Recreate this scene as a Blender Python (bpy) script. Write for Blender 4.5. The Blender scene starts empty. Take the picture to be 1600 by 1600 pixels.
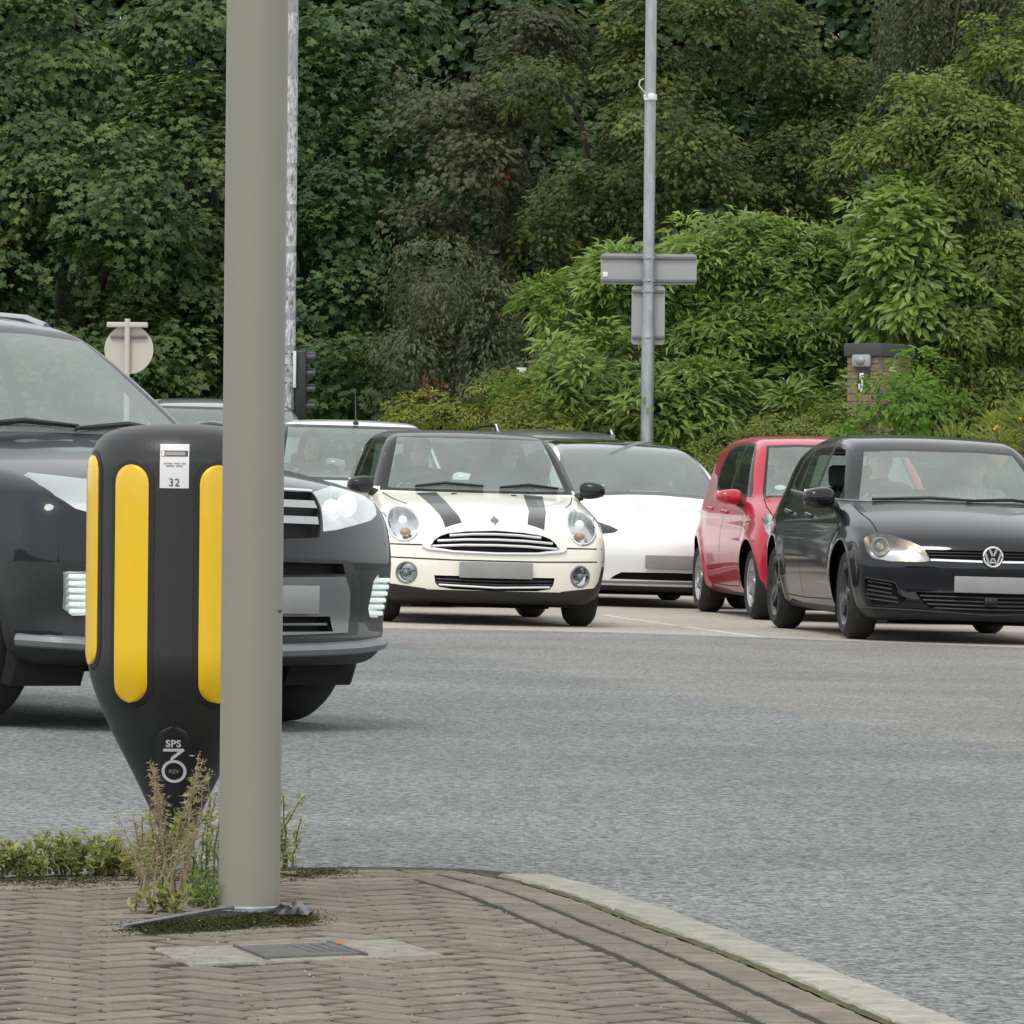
import bpy, bmesh, math, random
import numpy as np
from mathutils import Vector, Matrix
D = bpy.data; SC = bpy.context.scene; COL = SC.collection
R = math.radians
rng = np.random.default_rng(7); random.seed(7)

# ------------------------------------------------------------------ camera
CAM_H = 1.0
FPX = 9000.0                       # focal length in pixels of the 1600 px wide photograph
PITCH = -math.atan(40 / FPX); ROLL = R(0.55)
cam = D.cameras.new('camera'); cam.sensor_width = 36; cam.lens = 36 * FPX / 1600
cam.clip_start = 0.5; cam.clip_end = 1500
CAM = D.objects.new('camera', cam); COL.objects.link(CAM)
CAMM = Matrix.Translation((0, 0, CAM_H)) @ Matrix.Rotation(math.pi / 2 + PITCH, 4, 'X') @ Matrix.Rotation(ROLL, 4, 'Z')
CAM.matrix_world = CAMM; SC.camera = CAM

# ------------------------------------------------------------------ sky, sun, exposure
SUN_EL, SUN_ROT = R(58), R(200)
W = D.worlds.new('World'); SC.world = W; W.use_nodes = True
nt = W.node_tree; nt.nodes.clear()
sky = nt.nodes.new('ShaderNodeTexSky'); sky.sky_type = 'NISHITA'; sky.sun_disc = False
sky.sun_elevation = SUN_EL; sky.sun_rotation = SUN_ROT; sky.dust_density = 1.0; sky.air_density = 1.0; sky.ozone_density = 1.0
hs = nt.nodes.new('ShaderNodeHueSaturation'); hs.inputs['Saturation'].default_value = 0.18
bg = nt.nodes.new('ShaderNodeBackground'); bg.inputs['Strength'].default_value = 0.15
wo = nt.nodes.new('ShaderNodeOutputWorld')
vl = nt.nodes.new('ShaderNodeMix'); vl.data_type = 'RGBA'; vl.inputs['Factor'].default_value = .55; vl.inputs['B'].default_value = (8.4, 8.5, 8.5, 1)   # an even veil of white cloud over the sky
nt.links.new(sky.outputs[0], hs.inputs['Color']); nt.links.new(hs.outputs[0], vl.inputs['A']); nt.links.new(vl.outputs['Result'], bg.inputs[0]); nt.links.new(bg.outputs[0], wo.inputs[0])
sun = D.lights.new('sun', 'SUN'); sun.energy = 1.3; sun.angle = R(16); sun.color = (1, .96, .9)
SUN = D.objects.new('sun', sun); COL.objects.link(SUN)
# the lamp shines from azimuth SUN_ROT: the sky puts the sun at (sin, cos) of its rotation
sd = Vector((math.sin(SUN_ROT) * math.cos(SUN_EL), math.cos(SUN_ROT) * math.cos(SUN_EL), math.sin(SUN_EL)))
SUN.rotation_euler = sd.to_track_quat('Z', 'Y').to_euler()
SC.view_settings.view_transform = 'Standard'; SC.view_settings.look = 'None'
SC.view_settings.gamma = 1; SC.view_settings.use_curve_mapping = False
SC.view_settings.exposure = 0.30
SC.render.engine = 'CYCLES'
SC.cycles.max_bounces = 8; SC.cycles.transparent_max_bounces = 16; SC.cycles.diffuse_bounces = 3
SC.cycles.glossy_bounces = 4; SC.cycles.use_denoising = True

# ------------------------------------------------------------------ placing helpers
SLOPE = -0.018                      # the road falls slightly to the right
def road_z(x): return SLOPE * x
def ray(px, py):
    v = Vector(((px - 800) / FPX, (800 - py) / FPX, -1))
    return (CAMM.to_3x3() @ v)
def on_road(px, py, z=0.0):
    """the point of the sheet z above the road that pixel px, py of the photograph shows"""
    d = ray(px, py); o = Vector((0, 0, CAM_H))
    t = (z + SLOPE * 0 - CAM_H) / (d.z - SLOPE * d.x)
    return o + d * t
def at(px, py, y):
    d = ray(px, py); return Vector((0, 0, CAM_H)) + d * (y / d.y)

# ------------------------------------------------------------------ object helpers
def link(o, parent=None):
    COL.objects.link(o)
    if parent is not None: o.parent = parent
    return o
def tag(o, label=None, cat=None, group=None, kind=None):
    if label: o['label'] = label
    if cat: o['category'] = cat
    if group: o['group'] = group
    if kind: o['kind'] = kind
    return o
def empty(name, loc=(0, 0, 0), rz=0, parent=None):
    o = D.objects.new(name, None); o.location = loc; o.rotation_euler = (0, 0, rz); o.empty_display_size = .1
    return link(o, parent)
def mesh_np(name, V, F, mats, parent=None, smooth=True, sharp=None, mi=None, normals=None):
    """V (n,3); F list of index tuples or an (m,k) array"""
    me = D.meshes.new(name)
    V = np.asarray(V, dtype=np.float32).reshape(-1, 3)
    if isinstance(F, np.ndarray):
        m, k = F.shape
        me.vertices.add(len(V)); me.vertices.foreach_set('co', V.ravel())
        me.loops.add(m * k); me.loops.foreach_set('vertex_index', F.astype(np.int32).ravel())
        me.polygons.add(m); me.polygons.foreach_set('loop_start', np.arange(0, m * k, k, dtype=np.int32))
        me.polygons.foreach_set('loop_total', np.full(m, k, dtype=np.int32))
        me.update(calc_edges=True)
    else:
        me.from_pydata(V.tolist(), [], [tuple(f) for f in F]); me.update()
    for m_ in (mats if isinstance(mats, (list, tuple)) else [mats]): me.materials.append(m_)
    if mi is not None: me.polygons.foreach_set('material_index', np.asarray(mi, dtype=np.int32))
    me.polygons.foreach_set('use_smooth', np.full(len(me.polygons), bool(smooth)))
    if sharp is not None: me.set_sharp_from_angle(angle=R(sharp))
    if normals is not None: me.normals_split_custom_set_from_vertices([tuple(n) for n in normals])
    o = D.objects.new(name, me)
    return link(o, parent)

class MB:
    """collects shapes for ONE mesh"""
    def __init__(s): s.V = []; s.F = []
    def add(s, V, F, M=None):
        b = len(s.V)
        for v in V:
            v = Vector(v)
            s.V.append(tuple(M @ v if M is not None else v))
        s.F += [tuple(i + b for i in f) for f in F]; return s
    def box(s, c, size, M=None, bev=0.0, seg=2):
        bm = bmesh.new(); bmesh.ops.create_cube(bm, size=1)
        for v in bm.verts: v.co = Vector((v.co.x * size[0], v.co.y * size[1], v.co.z * size[2]))
        if bev: bmesh.ops.bevel(bm, geom=bm.edges[:], offset=bev, segments=seg, affect='EDGES', profile=.5)
        bm.verts.index_update()
        s.add([v.co + Vector(c) for v in bm.verts], [[v.index for v in f.verts] for f in bm.faces], M); bm.free(); return s
    def tube(s, pts, rad, n=10, cap=True, M=None, closed=False):
        pts = [Vector(p) for p in pts]; k = len(pts)
        rad = rad if isinstance(rad, (list, tuple)) else [rad] * k
        V = []; F = []; up = None
        for i, p in enumerate(pts):
            a = pts[(i - 1) % k] if (closed or i > 0) else p; b = pts[(i + 1) % k] if (closed or i < k - 1) else p
            t = (b - a).normalized()
            if up is None: up = Vector((0, 0, 1)) if abs(t.z) < .9 else Vector((1, 0, 0))
            x = up.cross(t).normalized(); y = t.cross(x); up = y
            for j in range(n):
                a_ = 2 * math.pi * j / n; V.append(p + (x * math.cos(a_) + y * math.sin(a_)) * rad[i])
        for i in range(k if closed else k - 1):
            for j in range(n):
                i2 = (i + 1) % k
                F.append((i * n + j, i * n + (j + 1) % n, i2 * n + (j + 1) % n, i2 * n + j))
        if cap and not closed: F += [tuple(range(n - 1, -1, -1)), tuple((k - 1) * n + j for j in range(n))]
        return s.add(V, F, M)
    def lathe(s, prof, n=32, M=None, cap=True):
        """prof: (r, z) from bottom to top, about z"""
        V = []; F = []; k = len(prof)
        for r, z in prof:
            for j in range(n):
                a = 2 * math.pi * j / n; V.append((r * math.cos(a), r * math.sin(a), z))
        for i in range(k - 1):
            for j in range(n): F.append((i * n + j, i * n + (j + 1) % n, (i + 1) * n + (j + 1) % n, (i + 1) * n + j))
        if cap: F += [tuple(range(n - 1, -1, -1)), tuple((k - 1) * n + j for j in range(n))]
        return s.add(V, F, M)
    def prism(s, poly, h0, h1, M=None):
        n = len(poly)
        V = [(x, y, h0) for x, y in poly] + [(x, y, h1) for x, y in poly]
        F = [tuple(range(n - 1, -1, -1)), tuple(range(n, 2 * n))] + [(i, (i + 1) % n, n + (i + 1) % n, n + i) for i in range(n)]
        return s.add(V, F, M)
    def ball(s, c, r, M=None, n=12):
        r = r if isinstance(r, (list, tuple)) else (r, r, r)
        V = []; F = []
        m = n // 2
        for i in range(1, m):
            th = math.pi * i / m
            for j in range(n):
                a = 2 * math.pi * j / n
                V.append((c[0] + r[0] * math.sin(th) * math.cos(a), c[1] + r[1] * math.sin(th) * math.sin(a), c[2] + r[2] * math.cos(th)))
        V += [(c[0], c[1], c[2] + r[2]), (c[0], c[1], c[2] - r[2])]
        for i in range(m - 2):
            for j in range(n): F.append((i * n + j, (i + 1) * n + j, (i + 1) * n + (j + 1) % n, i * n + (j + 1) % n))
        t = len(V) - 2
        for j in range(n): F += [(t, j, (j + 1) % n), (t + 1, (m - 2) * n + (j + 1) % n, (m - 2) * n + j)]
        return s.add(V, F, M)
    def build(s, name, mat, parent=None, smooth=True, sharp=38):
        return mesh_np(name, s.V, s.F, mat, parent, smooth, sharp)

# ------------------------------------------------------------------ materials
def _new(name):
    m = D.materials.new(name); m.use_nodes = True; t = m.node_tree
    return m, t, t.nodes['Principled BSDF']
def mat(name, col, rough=.5, metal=0, coat=0, spec=.5, vary=0.0, scale=8, bump=0.0, bscale=60, stretch=None, emis=None, col2=None):
    """principled with procedural tone variation and fine relief"""
    m, t, p = _new(name); N = t.nodes; L = t.links
    p.inputs['Roughness'].default_value = rough; p.inputs['Metallic'].default_value = metal
    p.inputs['Coat Weight'].default_value = coat; p.inputs['Coat Roughness'].default_value = .03
    p.inputs['Specular IOR Level'].default_value = spec
    tc = N.new('ShaderNodeTexCoord'); mp = N.new('ShaderNodeMapping'); L.new(tc.outputs['Object'], mp.inputs[0])
    if stretch: mp.inputs['Scale'].default_value = stretch
    c2 = col2 or tuple(max(0, c * (1 - vary)) for c in col)
    ns = N.new('ShaderNodeTexNoise'); ns.inputs['Scale'].default_value = scale; ns.inputs['Detail'].default_value = 6
    ns.inputs['Roughness'].default_value = .62
    L.new(mp.outputs[0], ns.inputs['Vector'])
    rp = N.new('ShaderNodeValToRGB'); rp.color_ramp.elements[0].position = .32; rp.color_ramp.elements[1].position = .68
    rp.color_ramp.elements[0].color = (*c2, 1); rp.color_ramp.elements[1].color = (*col, 1)
    L.new(ns.outputs['Fac'], rp.inputs[0]); L.new(rp.outputs[0], p.inputs['Base Color'])
    if bump:
        b = N.new('ShaderNodeBump'); b.inputs['Strength'].default_value = bump; b.inputs['Distance'].default_value = .01
        n2 = N.new('ShaderNodeTexNoise'); n2.inputs['Scale'].default_value = bscale; n2.inputs['Detail'].default_value = 4
        L.new(mp.outputs[0], n2.inputs['Vector']); L.new(n2.outputs['Fac'], b.inputs['Height']); L.new(b.outputs[0], p.inputs['Normal'])
    if emis: p.inputs['Emission Color'].default_value = (*emis[:3], 1); p.inputs['Emission Strength'].default_value = emis[3]
    return m
def glass_mat(name, tint=(.62, .74, .70), f0=.08, film=.0):
    m, t, p = _new(name); N = t.nodes; L = t.links; N.remove(p)
    # reflectance of a thin pane, the same from both sides (Schlick)
    g = N.new('ShaderNodeNewGeometry'); dt = N.new('ShaderNodeVectorMath'); dt.operation = 'DOT_PRODUCT'; L.new(g.outputs['Incoming'], dt.inputs[0]); L.new(g.outputs['Normal'], dt.inputs[1])
    ab = N.new('ShaderNodeMath'); ab.operation = 'ABSOLUTE'; L.new(dt.outputs['Value'], ab.inputs[0])
    om = N.new('ShaderNodeMath'); om.operation = 'SUBTRACT'; om.inputs[0].default_value = 1; L.new(ab.outputs[0], om.inputs[1])
    pw = N.new('ShaderNodeMath'); pw.operation = 'POWER'; pw.inputs[1].default_value = 5; L.new(om.outputs[0], pw.inputs[0])
    fr = N.new('ShaderNodeMapRange'); fr.inputs[3].default_value = f0; fr.inputs[4].default_value = 1; L.new(pw.outputs[0], fr.inputs[0])
    tr = N.new('ShaderNodeBsdfTransparent'); tr.inputs[0].default_value = (*tint, 1)
    gl = N.new('ShaderNodeBsdfGlossy'); gl.inputs['Roughness'].default_value = .03; gl.inputs[0].default_value = (.96, 1, .985, 1)
    mx = N.new('ShaderNodeMixShader'); L.new(fr.outputs[0], mx.inputs[0]); L.new(tr.outputs[0], mx.inputs[1]); L.new(gl.outputs[0], mx.inputs[2])
    last = mx
    if film:   # pale teal film paints reflected sky and haze into the glass
        df = N.new('ShaderNodeBsdfDiffuse'); df.inputs[0].default_value = (.52, .59, .565, 1)
        ns = N.new('ShaderNodeTexNoise'); ns.inputs['Scale'].default_value = 3; ns.inputs['Detail'].default_value = 5
        mr = N.new('ShaderNodeMapRange'); mr.inputs[3].default_value = film * .6; mr.inputs[4].default_value = film * 1.4
        tc = N.new('ShaderNodeTexCoord'); L.new(tc.outputs['Object'], ns.inputs['Vector']); L.new(ns.outputs['Fac'], mr.inputs[0])
        m2 = N.new('ShaderNodeMixShader'); L.new(mr.outputs[0], m2.inputs[0]); L.new(mx.outputs[0], m2.inputs[1]); L.new(df.outputs[0], m2.inputs[2]); last = m2
    L.new(last.outputs[0], N['Material Output'].inputs[0])
    return m
# ------------------------------------------------------------------ implicit surfaces
def chaikin(P, it=2, closed=True):
    P = np.asarray(P, float)
    for _ in range(it):
        Q = np.roll(P, -1, 0) if closed else P[1:]
        A = P if closed else P[:-1]
        n = np.empty((2 * len(A), 2)); n[0::2] = .75 * A + .25 * Q; n[1::2] = .25 * A + .75 * Q
        P = n if closed else np.vstack([P[:1], n, P[-1:]])
    return P
def pip(P, X, Y):
    """even-odd point in polygon, vectorised"""
    P = np.asarray(P); ins = np.zeros(X.shape, bool); n = len(P)
    for i in range(n):
        x1, y1 = P[i]; x2, y2 = P[(i + 1) % n]
        if y1 == y2: continue
        c = ((y1 > Y) != (y2 > Y)) & (X < (x2 - x1) * (Y - y1) / (y2 - y1) + x1)
        ins ^= c
    return ins
def smax(a, b, k):
    h = np.maximum(k - np.abs(a - b), 0) / k
    return np.maximum(a, b) + h * h * k * .25
def smin(a, b, k): return -smax(-a, -b, k)
class Profile:
    """smooth signed distance to a closed side profile"""
    def __init__(s, poly, step=.014, blur=1.6, pad=.35):
        P = chaikin(poly, 2); s.step = step
        s.lo = P.min(0) - pad; hi = P.max(0) + pad
        nx, nz = np.ceil((hi - s.lo) / step).astype(int) + 1
        X, Z = np.meshgrid(s.lo[0] + step * np.arange(nx), s.lo[1] + step * np.arange(nz), indexing='ij')
        d = np.full(X.shape, 1e9)
        for i in range(len(P)):
            a = P[i]; b = P[(i + 1) % len(P)] - a; l2 = b @ b + 1e-12
            t = np.clip(((X - a[0]) * b[0] + (Z - a[1]) * b[1]) / l2, 0, 1)
            d = np.minimum(d, (X - a[0] - t * b[0]) ** 2 + (Z - a[1] - t * b[1]) ** 2)
        d = np.sqrt(d); d[pip(P, X, Z)] *= -1
        r = int(3 * blur) + 1; k = np.exp(-.5 * (np.arange(-r, r + 1) / blur) ** 2); k /= k.sum()
        d = np.pad(d, r, mode='edge')
        d = sum(k[i] * d[i:i + nx] for i in range(2 * r + 1))
        d = sum(k[i] * d[:, i:i + nz] for i in range(2 * r + 1))
        s.g = d
    def __call__(s, x, z):
        u = np.clip((x - s.lo[0]) / s.step, 1, s.g.shape[0] - 2.001); v = np.clip((z - s.lo[1]) / s.step, 1, s.g.shape[1] - 2.001)
        i = u.astype(int); j = v.astype(int); a = u - i; b = v - j
        def w(t): return (-.5 * t + t * t - .5 * t ** 3, 1 - 2.5 * t * t + 1.5 * t ** 3, .5 * t + 2 * t * t - 1.5 * t ** 3, -.5 * t * t + .5 * t ** 3)
        wa, wb = w(a), w(b); r = 0
        i = np.clip(i, 1, s.g.shape[0] - 3); j = np.clip(j, 1, s.g.shape[1] - 3)
        for m in range(4):
            for n in range(4): r = r + wa[m] * wb[n] * s.g[i + m - 1, j + n - 1]
        return r
def curve_table(pts, lo, hi, blur=.03):
    """smooth 1-D table through (x, value) points"""
    p = np.array(sorted(pts)); x = np.arange(lo, hi, .01)
    y = np.interp(x, p[:, 0], p[:, 1]); r = int(blur / .01 * 3) + 1
    k = np.exp(-.5 * (np.arange(-r, r + 1) / (blur / .01)) ** 2); k /= k.sum()
    y = np.convolve(np.pad(y, r, mode='edge'), k, mode='valid')
    return lambda q: np.interp(q, x, y)
def surface_nets(F, org, h):
    S = F < 0; n = np.array(F.shape)
    c = np.zeros(n - 1, np.int8)
    for a in (0, 1):
        for b in (0, 1):
            for e in (0, 1): c += S[a:n[0] - 1 + a, b:n[1] - 1 + b, e:n[2] - 1 + e]
    act = (c > 0) & (c < 8); ids = np.argwhere(act); idx = -np.ones(act.shape, int); idx[act] = np.arange(len(ids))
    acc = np.zeros((len(ids), 3)); cnt = np.zeros(len(ids))
    for ax in range(3):
        o1, o2 = [k for k in range(3) if k != ax]
        for p in (0, 1):
            for q in (0, 1):
                A = ids.copy(); A[:, o1] += p; A[:, o2] += q; B = A.copy(); B[:, ax] += 1
                fa = F[tuple(A.T)]; fb = F[tuple(B.T)]; m = (fa < 0) != (fb < 0)
                t = np.where(m, fa / np.where(m, fa - fb, 1), 0); P = A.astype(float); P[:, ax] += t
                acc[m] += P[m]; cnt[m] += 1
    V = acc / cnt[:, None] * h + org
    quads = []
    for ax in range(3):
        o1, o2 = [k for k in range(3) if k != ax]
        sl = [slice(None)] * 3; sl[ax] = slice(0, -1); sl2 = list(sl); sl2[ax] = slice(1, None)
        sa = S[tuple(sl)]; sb = S[tuple(sl2)]; E = np.argwhere(sa != sb)
        E = E[(E[:, o1] > 0) & (E[:, o2] > 0) & (E[:, o1] < n[o1] - 1) & (E[:, o2] < n[o2] - 1)]
        ins = S[tuple(E.T)]
        def cell(d1, d2): G = E.copy(); G[:, o1] += d1; G[:, o2] += d2; return idx[tuple(G.T)]
        q = np.stack([cell(-1, -1), cell(0, -1), cell(0, 0), cell(-1, 0)], 1)
        flip = ins if ax != 1 else ~ins
        q[~flip] = q[~flip][:, ::-1]; quads.append(q)
    return V, np.vstack(quads)
def grad(f, P, e=.006):
    G = np.empty_like(P)
    for a in range(3):
        d = np.zeros(3); d[a] = e; G[:, a] = (f(P + d) - f(P - d)) / (2 * e)
    return G
def mesh_field(f, lo, hi, h, newton=3):
    lo = np.array(lo, float); n = np.ceil((np.array(hi) - lo) / h).astype(int) + 1
    X = np.stack(np.meshgrid(*[lo[i] + h * np.arange(n[i]) for i in range(3)], indexing='ij'), -1).reshape(-1, 3)
    F = f(X).reshape(n); V, Q = surface_nets(F, lo, h)
    for _ in range(newton):
        g = grad(f, V); s = f(V) / np.maximum((g * g).sum(1), .05); V = V - g * np.clip(s, -h, h)[:, None]
    return V, Q

# ------------------------------------------------------------------ vehicles
M_ = {}
def mats_cars():
    M_['glass'] = glass_mat('car_glass', (.68, .78, .745), .085, .03)
    M_['screen'] = glass_mat('windscreen_glass', (.72, .83, .79), .12, .19)
    M_['lens'] = glass_mat('lens_glass', (.93, .95, .95), .05)
    M_['rubber'] = mat('tyre_rubber', (.022, .022, .023), .75, vary=.35, scale=20, bump=.2)
    M_['plastic'] = mat('black_plastic', (.02, .021, .022), .5, vary=.3, scale=25, bump=.1, bscale=200)
    M_['gloss_black'] = mat('black_gloss', (.010, .010, .012), .4, coat=.35, spec=.25)
    M_['chrome'] = mat('chrome', (.82, .83, .84), .1, 1, vary=.05)
    M_['silver'] = mat('silver_alloy', (.5, .51, .52), .3, .85, vary=.15)
    M_['dark_alloy'] = mat('dark_alloy', (.07, .072, .076), .28, .7, coat=.6)
    M_['interior'] = mat('dark_cabin_trim', (.06, .062, .065), .8, vary=.3, scale=12)
    M_['seat'] = mat('grey_seat_cloth', (.09, .092, .097), .9, vary=.3, scale=30)
    M_['gap'] = mat('panel_gap', (.008, .008, .008), .9)  # near black: painted shade of panel seams, also grille backs and eyes
    M_['plate'] = mat('plate_white', (.30, .305, .305), .4, vary=.2, scale=3)
    M_['reflector'] = mat('lamp_reflector', (.75, .76, .77), .14, 1)
    M_['white_bowl'] = mat('white_lamp_bowl', (.72, .74, .75), .25, .35, coat=.5)
    M_['amber'] = mat('amber_lamp', (.42, .22, .11), .2, coat=.5)
    M_['under'] = mat('underside', (.014, .014, .014), .9, vary=.3)
    M_['bulb'] = mat('lamp_bulb', (.9, .9, .9), .1, emis=(1, .97, .92, .25))

def rot2(p, c, a):
    x, y = p[0] - c[0], p[1] - c[1]
    return (c[0] + x * math.cos(a) - y * math.sin(a), c[1] + x * math.sin(a) + y * math.cos(a))
def ell(cx, cy, rx, ry, n=28, rot=0):
    return [rot2((cx + rx * math.cos(2 * math.pi * i / n), cy + ry * math.sin(2 * math.pi * i / n)), (cx, cy), rot) for i in range(n)]
def mir(P): return [(-y, z) for y, z in P][::-1]

class Car:
    """A vehicle skin cut from one smooth field. Local frame: x forward (front bumper at 0), y to its left, z up."""
    def __init__(s, sp):
        s.sp = sp; s.L = sp['L']; s.W = sp['W'] / 2
        s.prof = Profile(sp['side'])
        s.plan = curve_table(sp['plan'], -s.L - .4, .4, .06)
        s.sect = curve_table(sp['sect'], -.3, 2.3, .035)
        s.parts = {}
        s.wheels = [(-sp['fo'], sp['wr']), (-sp['fo'] - sp['wb'], sp['wr'])]
    def f(s, P):
        sp = s.sp; x, y, z = P[:, 0], P[:, 1], P[:, 2]
        q = np.minimum((y / s.W) ** 2, 1.3)
        t = np.clip(1 + 2 * x / s.L, -1, 1)        # 1 at the front bumper, -1 at the rear
        bow = sp['bow_f'] * np.clip(t, 0, 1) ** 1.0 - sp['bow_r'] * np.clip(-t, 0, 1)
        zc = np.clip((z - .45) / .5, 0, 1)
        d1 = s.prof(x + bow * q, z + sp['crown'] * q * zc)
        w = s.plan(x) * s.sect(z)
        for wx, r in s.wheels:                    # wheel arch flares
            dd = np.sqrt((x - wx) ** 2 + (z - r) ** 2)
            w = w + sp.get('flare', .02) * np.exp(-((dd - r - .07) / .075) ** 2) * (z < 1.1)
        if 'crease' in sp:
            for zz, amp, wd in sp['crease']: w = w + amp * np.tanh((z - zz) / wd) * np.exp(-((z - zz) / .09) ** 2)
        return smax(d1, np.abs(y) - w, sp.get('k', .09))
    def normals(s, P):
        g = grad(s.f, P, .008); return g / np.maximum(np.linalg.norm(g, axis=1), 1e-6)[:, None]
    def project(s, pts, view):
        """2-D points of a view -> points on the skin"""
        p = np.asarray(pts, float); n = len(p)
        ax, sg = {'f': (0, 1), 'b': (0, -1), 'l': (1, 1), 'r': (1, -1), 't': (2, 1)}[view]
        oth = [k for k in range(3) if k != ax]
        lo, hi = {0: (-s.L - .1, .15), 1: (0, s.W + .15), 2: (.1, 2.2)}[ax]
        if ax == 0: ts = np.arange(.15, -s.L / 2, -.025) if sg > 0 else np.arange(-s.L - .15, -s.L / 2, .025)
        elif ax == 1: ts = np.arange(s.W + .12, .1, -.02) * sg
        else: ts = np.arange(2.0, .3, -.02)
        P = np.zeros((n, len(ts), 3)); P[:, :, oth[0]] = p[:, None, 0]; P[:, :, oth[1]] = p[:, None, 1]; P[:, :, ax] = ts[None, :]
        F = s.f(P.reshape(-1, 3)).reshape(n, -1); k = np.argmax(F < 0, 1); k = np.maximum(k, 1)
        a, b = ts[k - 1], ts[k]
        q = np.zeros((n, 3)); q[:, oth[0]] = p[:, 0]; q[:, oth[1]] = p[:, 1]
        for _ in range(16):
            m = (a + b) / 2; q[:, ax] = m; ins = s.f(q) < 0
            b = np.where(ins, m, b); a = np.where(ins, a, m)
        q[:, ax] = b; return q
    # -------- skin
    def start(s, h):
        V, Q = mesh_field(s.f, (-s.L - .12, -s.W - .1, .05), (.12, s.W + .1, s.sp['H'] + .12), h)
        bm = bmesh.new(); vs = [bm.verts.new(v) for v in V]
        for q in Q:
            try: bm.faces.new([vs[i] for i in q])
            except ValueError: pass
        bm.normal_update(); s.bm = bm; s.lay = bm.faces.layers.int.new('rid'); s.nr = 0; s.h = h
    def region(s, name, poly, view, lim=None, over=None):
        """cut poly into the skin; every face inside becomes region name. lim: condition on the 3-D face centre"""
        bm, h = s.bm, s.h; poly = [tuple(p) for p in poly]
        ax, sg = {'f': (0, 1), 'b': (0, -1), 'l': (1, 1), 'r': (1, -1), 't': (2, 1)}[view]
        o1, o2 = [k for k in range(3) if k != ax]
        A = np.array(poly); lo = A.min(0) - h * 2.2; hi = A.max(0) + h * 2.2
        thr = .04
        def ok(f):
            c = f.calc_center_median()
            return lo[0] < c[o1] < hi[0] and lo[1] < c[o2] < hi[1] and f.normal[ax] * sg > thr and (lim is None or lim(c))
        cand = [f for f in bm.faces if ok(f)]
        n = len(poly)
        for i in range(n):
            p, q = poly[i], poly[(i + 1) % n]; d = (q[0] - p[0], q[1] - p[1]); l = math.hypot(*d)
            if l < 1e-5: continue
            no = [0, 0, 0]; no[o1] = d[1] / l; no[o2] = -d[0] / l; co = [0, 0, 0]; co[o1] = p[0]; co[o2] = p[1]
            x0, x1 = min(p[0], q[0]) - 1e-4, max(p[0], q[0]) + 1e-4; y0, y1 = min(p[1], q[1]) - 1e-4, max(p[1], q[1]) + 1e-4
            sub = []; rest = []
            for f in cand:
                if not f.is_valid: continue
                c1 = [v.co[o1] for v in f.verts]; c2 = [v.co[o2] for v in f.verts]
                (sub if (max(c1) >= x0 and min(c1) <= x1 and max(c2) >= y0 and min(c2) <= y1) else rest).append(f)
            if not sub: cand = rest; continue
            es = {e for f in sub for e in f.edges}; vv = {v for f in sub for v in f.verts}
            r = bmesh.ops.bisect_plane(bm, geom=sub + list(es) + list(vv), dist=2e-5, plane_co=co, plane_no=no)
            cand = rest + [g for g in r['geom'] if isinstance(g, bmesh.types.BMFace) and g.is_valid]
            cand = list(dict.fromkeys(cand))
        s.nr += 1; rid = s.parts.setdefault(name, s.nr)
        cs = np.array([f.calc_center_median()[:] for f in cand]) if cand else np.zeros((0, 3))
        if len(cs):
            ins = pip(poly, cs[:, o1], cs[:, o2]); ov = None if over is None else {s.parts.get(o, 0) if o else 0 for o in over}
            for f, i in zip(cand, ins):
                if i and (ov is None or f[s.lay] in ov): f[s.lay] = rid
        return rid
    def where(s, name, cond, over=('',)):
        s.nr += 1; rid = s.parts.setdefault(name, s.nr); ov = {s.parts.get(o, 0) if o else 0 for o in over}
        for f in s.bm.faces:
            if f[s.lay] in ov and cond(f.calc_center_median(), f.normal): f[s.lay] = rid
    def piece(s, rid_name, obj_name, material, parent, off=0.0, depth=0.0, sel=None, walls=None):
        """region -> mesh object. off: shifted along the normal. depth>0: sunk, with side walls"""
        rid = s.parts.get(rid_name, 0) if rid_name else 0
        fs = [f for f in s.bm.faces if f[s.lay] == rid and (sel is None or sel(f.calc_center_median()))]
        if not fs: return None
        vid = {}; V = []; F = []
        for f in fs:
            t = []
            for v in f.verts:
                if v.index not in vid: vid[v.index] = len(V); V.append(v.co[:])
                t.append(vid[v.index])
            F.append(t)
        V = np.array(V); Nn = s.normals(V); nb = len(V)
        if depth:
            cnt = {}
            for t in F:
                for i in range(len(t)): cnt.setdefault((min(t[i], t[(i + 1) % len(t)]), max(t[i], t[(i + 1) % len(t)])), []).append((t[i], t[(i + 1) % len(t)]))
            bd = [e[0] for e in cnt.values() if len(e) == 1]
            V2 = np.vstack([V - Nn * depth, V + Nn * off])
            F2 = F + [(b, a, a + nb, b + nb) for a, b in bd]
            return mesh_np(obj_name, V2, F2, material, parent, True, 40)
        return mesh_np(obj_name, V + Nn * off, F, material, parent, True, None, normals=Nn)
    def finish(s):
        bmesh.ops.remove_doubles(s.bm, verts=s.bm.verts[:], dist=1e-4)
        s.bm.verts.index_update(); s.bm.faces.index_update(); s.bm.normal_update()
    # -------- things that lie on the skin
    def ribbon(s, pts, view, width, name, material, parent, lift=.002, sub=.05, closed=False, mb=None):
        P = [np.array(p, float) for p in pts]
        if closed: P.append(P[0])
        Q = []
        for a, b in zip(P[:-1], P[1:]):
            m = max(1, int(np.linalg.norm(b - a) / sub)); Q += [a + (b - a) * i / m for i in range(m)]
        Q.append(P[-1]); Q = np.array(Q)
        T = np.gradient(Q, axis=0); T /= np.maximum(np.linalg.norm(T, axis=1), 1e-9)[:, None]; Nn = np.stack([-T[:, 1], T[:, 0]], 1) * width / 2
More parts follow.
